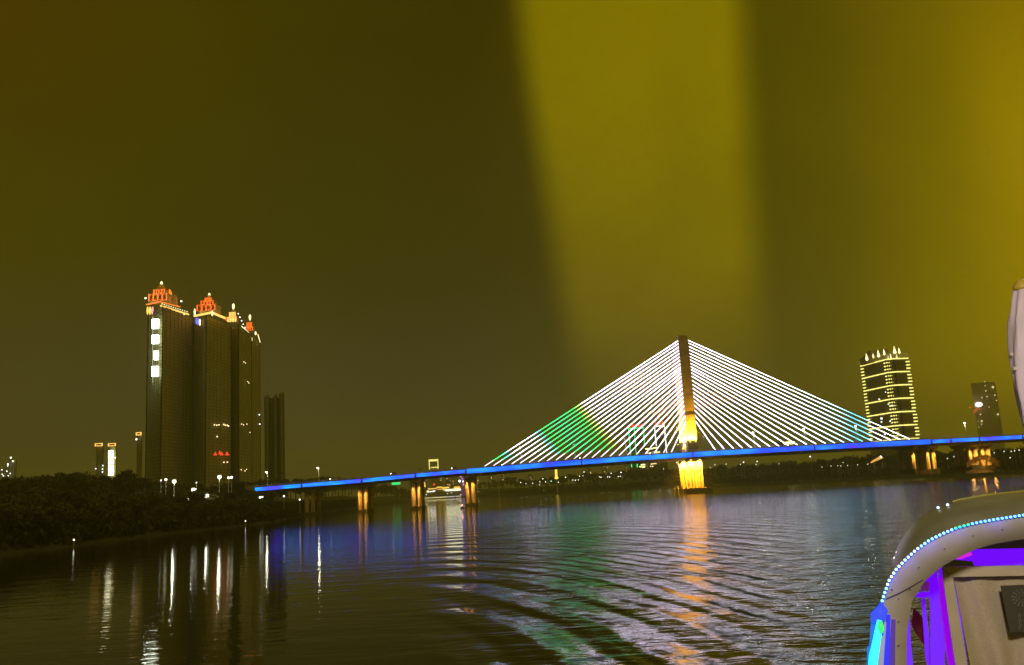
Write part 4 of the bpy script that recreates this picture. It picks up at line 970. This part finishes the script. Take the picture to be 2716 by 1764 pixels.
# interior posts lit violet
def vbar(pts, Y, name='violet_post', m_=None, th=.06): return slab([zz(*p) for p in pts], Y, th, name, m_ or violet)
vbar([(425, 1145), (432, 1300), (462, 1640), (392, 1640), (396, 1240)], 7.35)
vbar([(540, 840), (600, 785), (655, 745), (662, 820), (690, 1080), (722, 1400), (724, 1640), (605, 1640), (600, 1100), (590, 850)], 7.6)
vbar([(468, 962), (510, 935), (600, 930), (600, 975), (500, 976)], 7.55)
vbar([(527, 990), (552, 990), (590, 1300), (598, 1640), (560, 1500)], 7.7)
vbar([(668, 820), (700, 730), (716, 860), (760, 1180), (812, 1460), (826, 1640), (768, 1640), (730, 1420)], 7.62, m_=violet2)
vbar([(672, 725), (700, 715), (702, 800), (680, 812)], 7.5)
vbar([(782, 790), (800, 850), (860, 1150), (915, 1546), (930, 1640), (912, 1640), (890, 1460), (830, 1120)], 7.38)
vbar([(800, 652), (880, 605), (965, 572), (1160, 566), (2200, 545), (2200, 690), (980, 712), (962, 668)], 7.5, 'violet_ceiling_light')
vbar([(805, 648), (860, 622), (940, 590), (960, 612), (860, 650)], 7.48, 'magenta_edge', glow('magenta_edge', (.75, .02, .75), .9))
vbar([(540, 845), (590, 838), (590, 905), (520, 925)], 7.58, 'bracket', mat('mauve_bracket', (.4, .25, .35), .6, (.3, .02, .3), .3))
t = MB(); t.tube([P(*zz(225, 985), 6.968), P(*zz(330, 940), 6.968), P(*zz(440, 880), 6.968), P(*zz(535, 825), 6.98)], .003, 5); t.build('fascia_seam', mat('seam_dark', (.05, .04, .03), .8), BT)
for (x, y) in ((275, 905), (330, 985), (430, 905), (500, 720), (720, 560), (960, 450), (1210, 395), (330, 1180), (330, 1380)):
    t = MB(); t.lathe(P(*zz(x, y), 6.972), [(.001, -.006), (.006, -.003), (.006, .003), (.001, .006)], 8); t.build('screw', mat('chrome', (.7, .7, .75), .2, metal=1), BT)
# banner wall
pan = mat('banner_frame', (.50, .42, .30), .45, sc=3, var=.10)
def cloth_mat():
    global nt
    M = bpy.data.materials.new('banner_cloth'); M.use_nodes = True; nt = M.node_tree; b = nt.nodes['Principled BSDF']; b.inputs['Roughness'].default_value = .38
    t = N('ShaderNodeTexCoord'); n = N('ShaderNodeTexNoise'); L(t.outputs['Object'], n.inputs[0]); n.inputs['Scale'].default_value = 60; n.inputs['Detail'].default_value = 4
    r = N('ShaderNodeValToRGB'); L(n.outputs[0], r.inputs[0]); r.color_ramp.elements[0].color = (.36, .29, .19, 1); r.color_ramp.elements[1].color = (.56, .47, .33, 1)
    L(r.outputs[0], b.inputs['Base Color']); return M
slab([zz(696, 716), zz(2200, 690), zz(2200, 775), zz(785, 800)], 7.36, .05, 'banner_top_rail', pan)
slab([zz(697, 722), zz(790, 802), zz(850, 1150), zz(900, 1460), zz(925, 1640), zz(826, 1640), zz(775, 1300), zz(720, 900)], 7.37, .05, 'banner_side_rail', pan)
mb = MB(); nx, nz_ = 130, 30; 
for j in range(nz_+1):
    for i in range(nx+1):
        u_, v_ = i/nx, j/nz_
        xx = (796+(960-796)*v_)*(1-u_)+2200*u_; yy = (802*(1-u_)+778*u_)*(1-v_)+1660*v_
        dpt = .075*math.sin(u_*30-1.6*v_)*math.exp(-u_*4.5)*(0.35+v_*.65)+.012*math.sin(u_*41+2*v_)*v_
        mb.v.append(P(*zz(xx, yy), 7.44+dpt))
for j in range(nz_):
    for i in range(nx): a = j*(nx+1)+i; mb.f.append((a, a+1, a+nx+2, a+nx+1))
mb.build('banner', cloth_mat(), BT, True)
bd = slab([zz(1195, 876), zz(1560, 862), zz(1600, 1262), zz(1275, 1270)], 7.32, .02, 'notice_board', mat('board_dark', (.06, .055, .04), .5))
em = MB(); cpx_, cpy_ = 1375, 975                                        # pale flower emblem
for ring, (nr, rad) in enumerate(((7, 34), (11, 66), (14, 100))):
    for k in range(nr):
        a = 2*math.pi*k/nr+ring*.3; c0 = (cpx_+rad*.55*math.cos(a), cpy_+rad*.5*math.sin(a)); c1 = (cpx_+rad*math.cos(a), cpy_+rad*.8*math.sin(a)); nx_, ny_ = -math.sin(a)*6, math.cos(a)*6
        em.quad(P(*zz(*c0), 7.312), P(*zz((c0[0]+c1[0])/2+nx_, (c0[1]+c1[1])/2+ny_), 7.312), P(*zz(*c1), 7.312), P(*zz((c0[0]+c1[0])/2-nx_, (c0[1]+c1[1])/2-ny_), 7.312))
em.build('flower_emblem', mat('emblem_ink', (.20, .16, .14), .6), bd)
tx = MB(); random.seed(9)
for r_ in range(3):
    for k in range(3):
        for s_ in range(5):
            bx, by = 1345+k*46+random.uniform(0, 24), 1108+r_*46+s_*6; wd_ = random.uniform(8, 22)
            if s_ % 2: tx.quad(P(*zz(bx, by), 7.312), P(*zz(bx+wd_, by), 7.312), P(*zz(bx+wd_, by+4), 7.312), P(*zz(bx, by+4), 7.312))
            else: tx.quad(P(*zz(bx, by), 7.312), P(*zz(bx+4, by), 7.312), P(*zz(bx+4, by+24), 7.312), P(*zz(bx, by+24), 7.312))
tx.build('faded_lettering', mat('emblem_ink', (.20, .16, .14), .6), bd)
# dark red pennant hanging beyond the posts
rp_ = slab([zz(458, 1060), zz(500, 1100), zz(545, 1160), zz(590, 1380), zz(540, 1370), zz(470, 1270), zz(440, 1200)], 8.2, .015, 'red_pennant', mat('pennant_red', (.5, .07, .04), .8), None)
mw = rp_.matrix_world.copy(); rp_.parent = None
o_ = Vector(BT['_o'])
for v in rp_.data.vertices: v.co += o_
tag(rp_, 'dark red pennant hanging behind the violet posts of the boat cabin', 'pennant')
# hull and foredeck under the cabin, mostly below the picture
hb_ = MB(); hb_.prism([(2.75, 6.6), (9.5, 6.0), (9.5, 10.5), (5.2, 10.5), (3.8, 8.6)], 5.2, 5.7); hb_.build('deck', mat('boat_deck', (.2, .18, .15), .7), BT)
hb_ = MB(); hb_.prism([(3.2, 6.9), (9.5, 6.2), (9.5, 10.2), (5.4, 10.2), (4.1, 8.5)], -.6, 5.2, 1.0); hb_.build('hull', mat('boat_hull', (.5, .5, .48), .4), BT)
t = MB(); t.box((4.9, 8.9, 5.7), (9.5, 9.05, 6.15)); t.build('bulwark', beige, BT)
# furled flag at the right edge, on the same boat
FLG = thing('furled_flag', (P(2745, 1240, 7).x, 7, 6.9), 'pale lilac furled flag on a pole at the right edge of the photo', 'flag')
c = [P(2712, 770, 7), P(2713, 850, 7), P(2716, 940, 7), P(2726, 1030, 7), P(2742, 1120, 7), P(2752, 1200, 7)]
mb = MB(); rr = [.06, .095, .095, .09, .075, .04]; nn = 28
pts_ = []
for k in range(41):
    q = k/40*5; i = min(4, int(q)); p = c[i]+(c[i+1]-c[i])*(q-i); r_ = rr[i]+(rr[i+1]-rr[i])*(q-i)
    for j in range(nn):
        a = 2*math.pi*j/nn; r2 = r_*(1+.16*math.sin(a*5+k*.12)+.07*math.sin(a*9-k*.2)); mb.v.append(p+Vector((math.cos(a)*r2, math.sin(a)*r2, 0)))
for k in range(40):
    for j in range(nn): mb.f.append((k*nn+j, k*nn+(j+1) % nn, (k+1)*nn+(j+1) % nn, (k+1)*nn+j))
mb.build('cloth', mat('lilac_cloth', (.62, .50, .58), .8, sc=6, var=.08), FLG, True)
t = MB(); t.lathe(c[0], [(.06, 0), (.07, .03), (.045, .07), (.01, .09)], 12); t.build('top_cap', mat('gold_cap', (.55, .38, .05), .5), FLG, True)
for (x, y) in ((2681, 940), (2690, 978)):
    t = MB(); t.cbox(P(x, y, 6.95), (.022, .03, .024)); t.build('clip', mat('clip', (.6, .5, .45), .5), FLG)
t = MB(); t.tube([P(2716, 740, 7.12), P(2760, 1420, 7.12)], .018, 8); t.build('pole', steel, FLG)
lamp('AREA', 'added_fill_light', (2.2, 2.5, 9.6), (1, .88, .72), 190, BT, (3.9, 7, 7.2), .5)  # unseen fill lamp added to brighten the flag and cabin

# ------------------------------------------------------------------ night haze over the river
HZ = bpy.data.materials.new('haze_air'); HZ.use_nodes = True; nt = HZ.node_tree; nt.nodes.remove(nt.nodes['Principled BSDF'])
pv = N('ShaderNodeVolumePrincipled'); pv.inputs['Color'].default_value = (.90, .90, .50, 1); pv.inputs['Density'].default_value = .00024; pv.inputs['Anisotropy'].default_value = .2
L(pv.outputs[0], nt.nodes['Material Output'].inputs['Volume'])
hb_ = MB(); hb_.box((-6100, -500, -3), (6100, 6100, 330)); o = hb_.build('haze', HZ); o['kind'] = 'stuff'; o['label'] = 'thin night haze over the river and city'

for o in bpy.data.objects:
    if '_o' in o: del o['_o']
for p in [q for i, q in enumerate(protos) if i not in used]: bpy.data.objects.remove(p)
print('objects', len(bpy.data.objects))
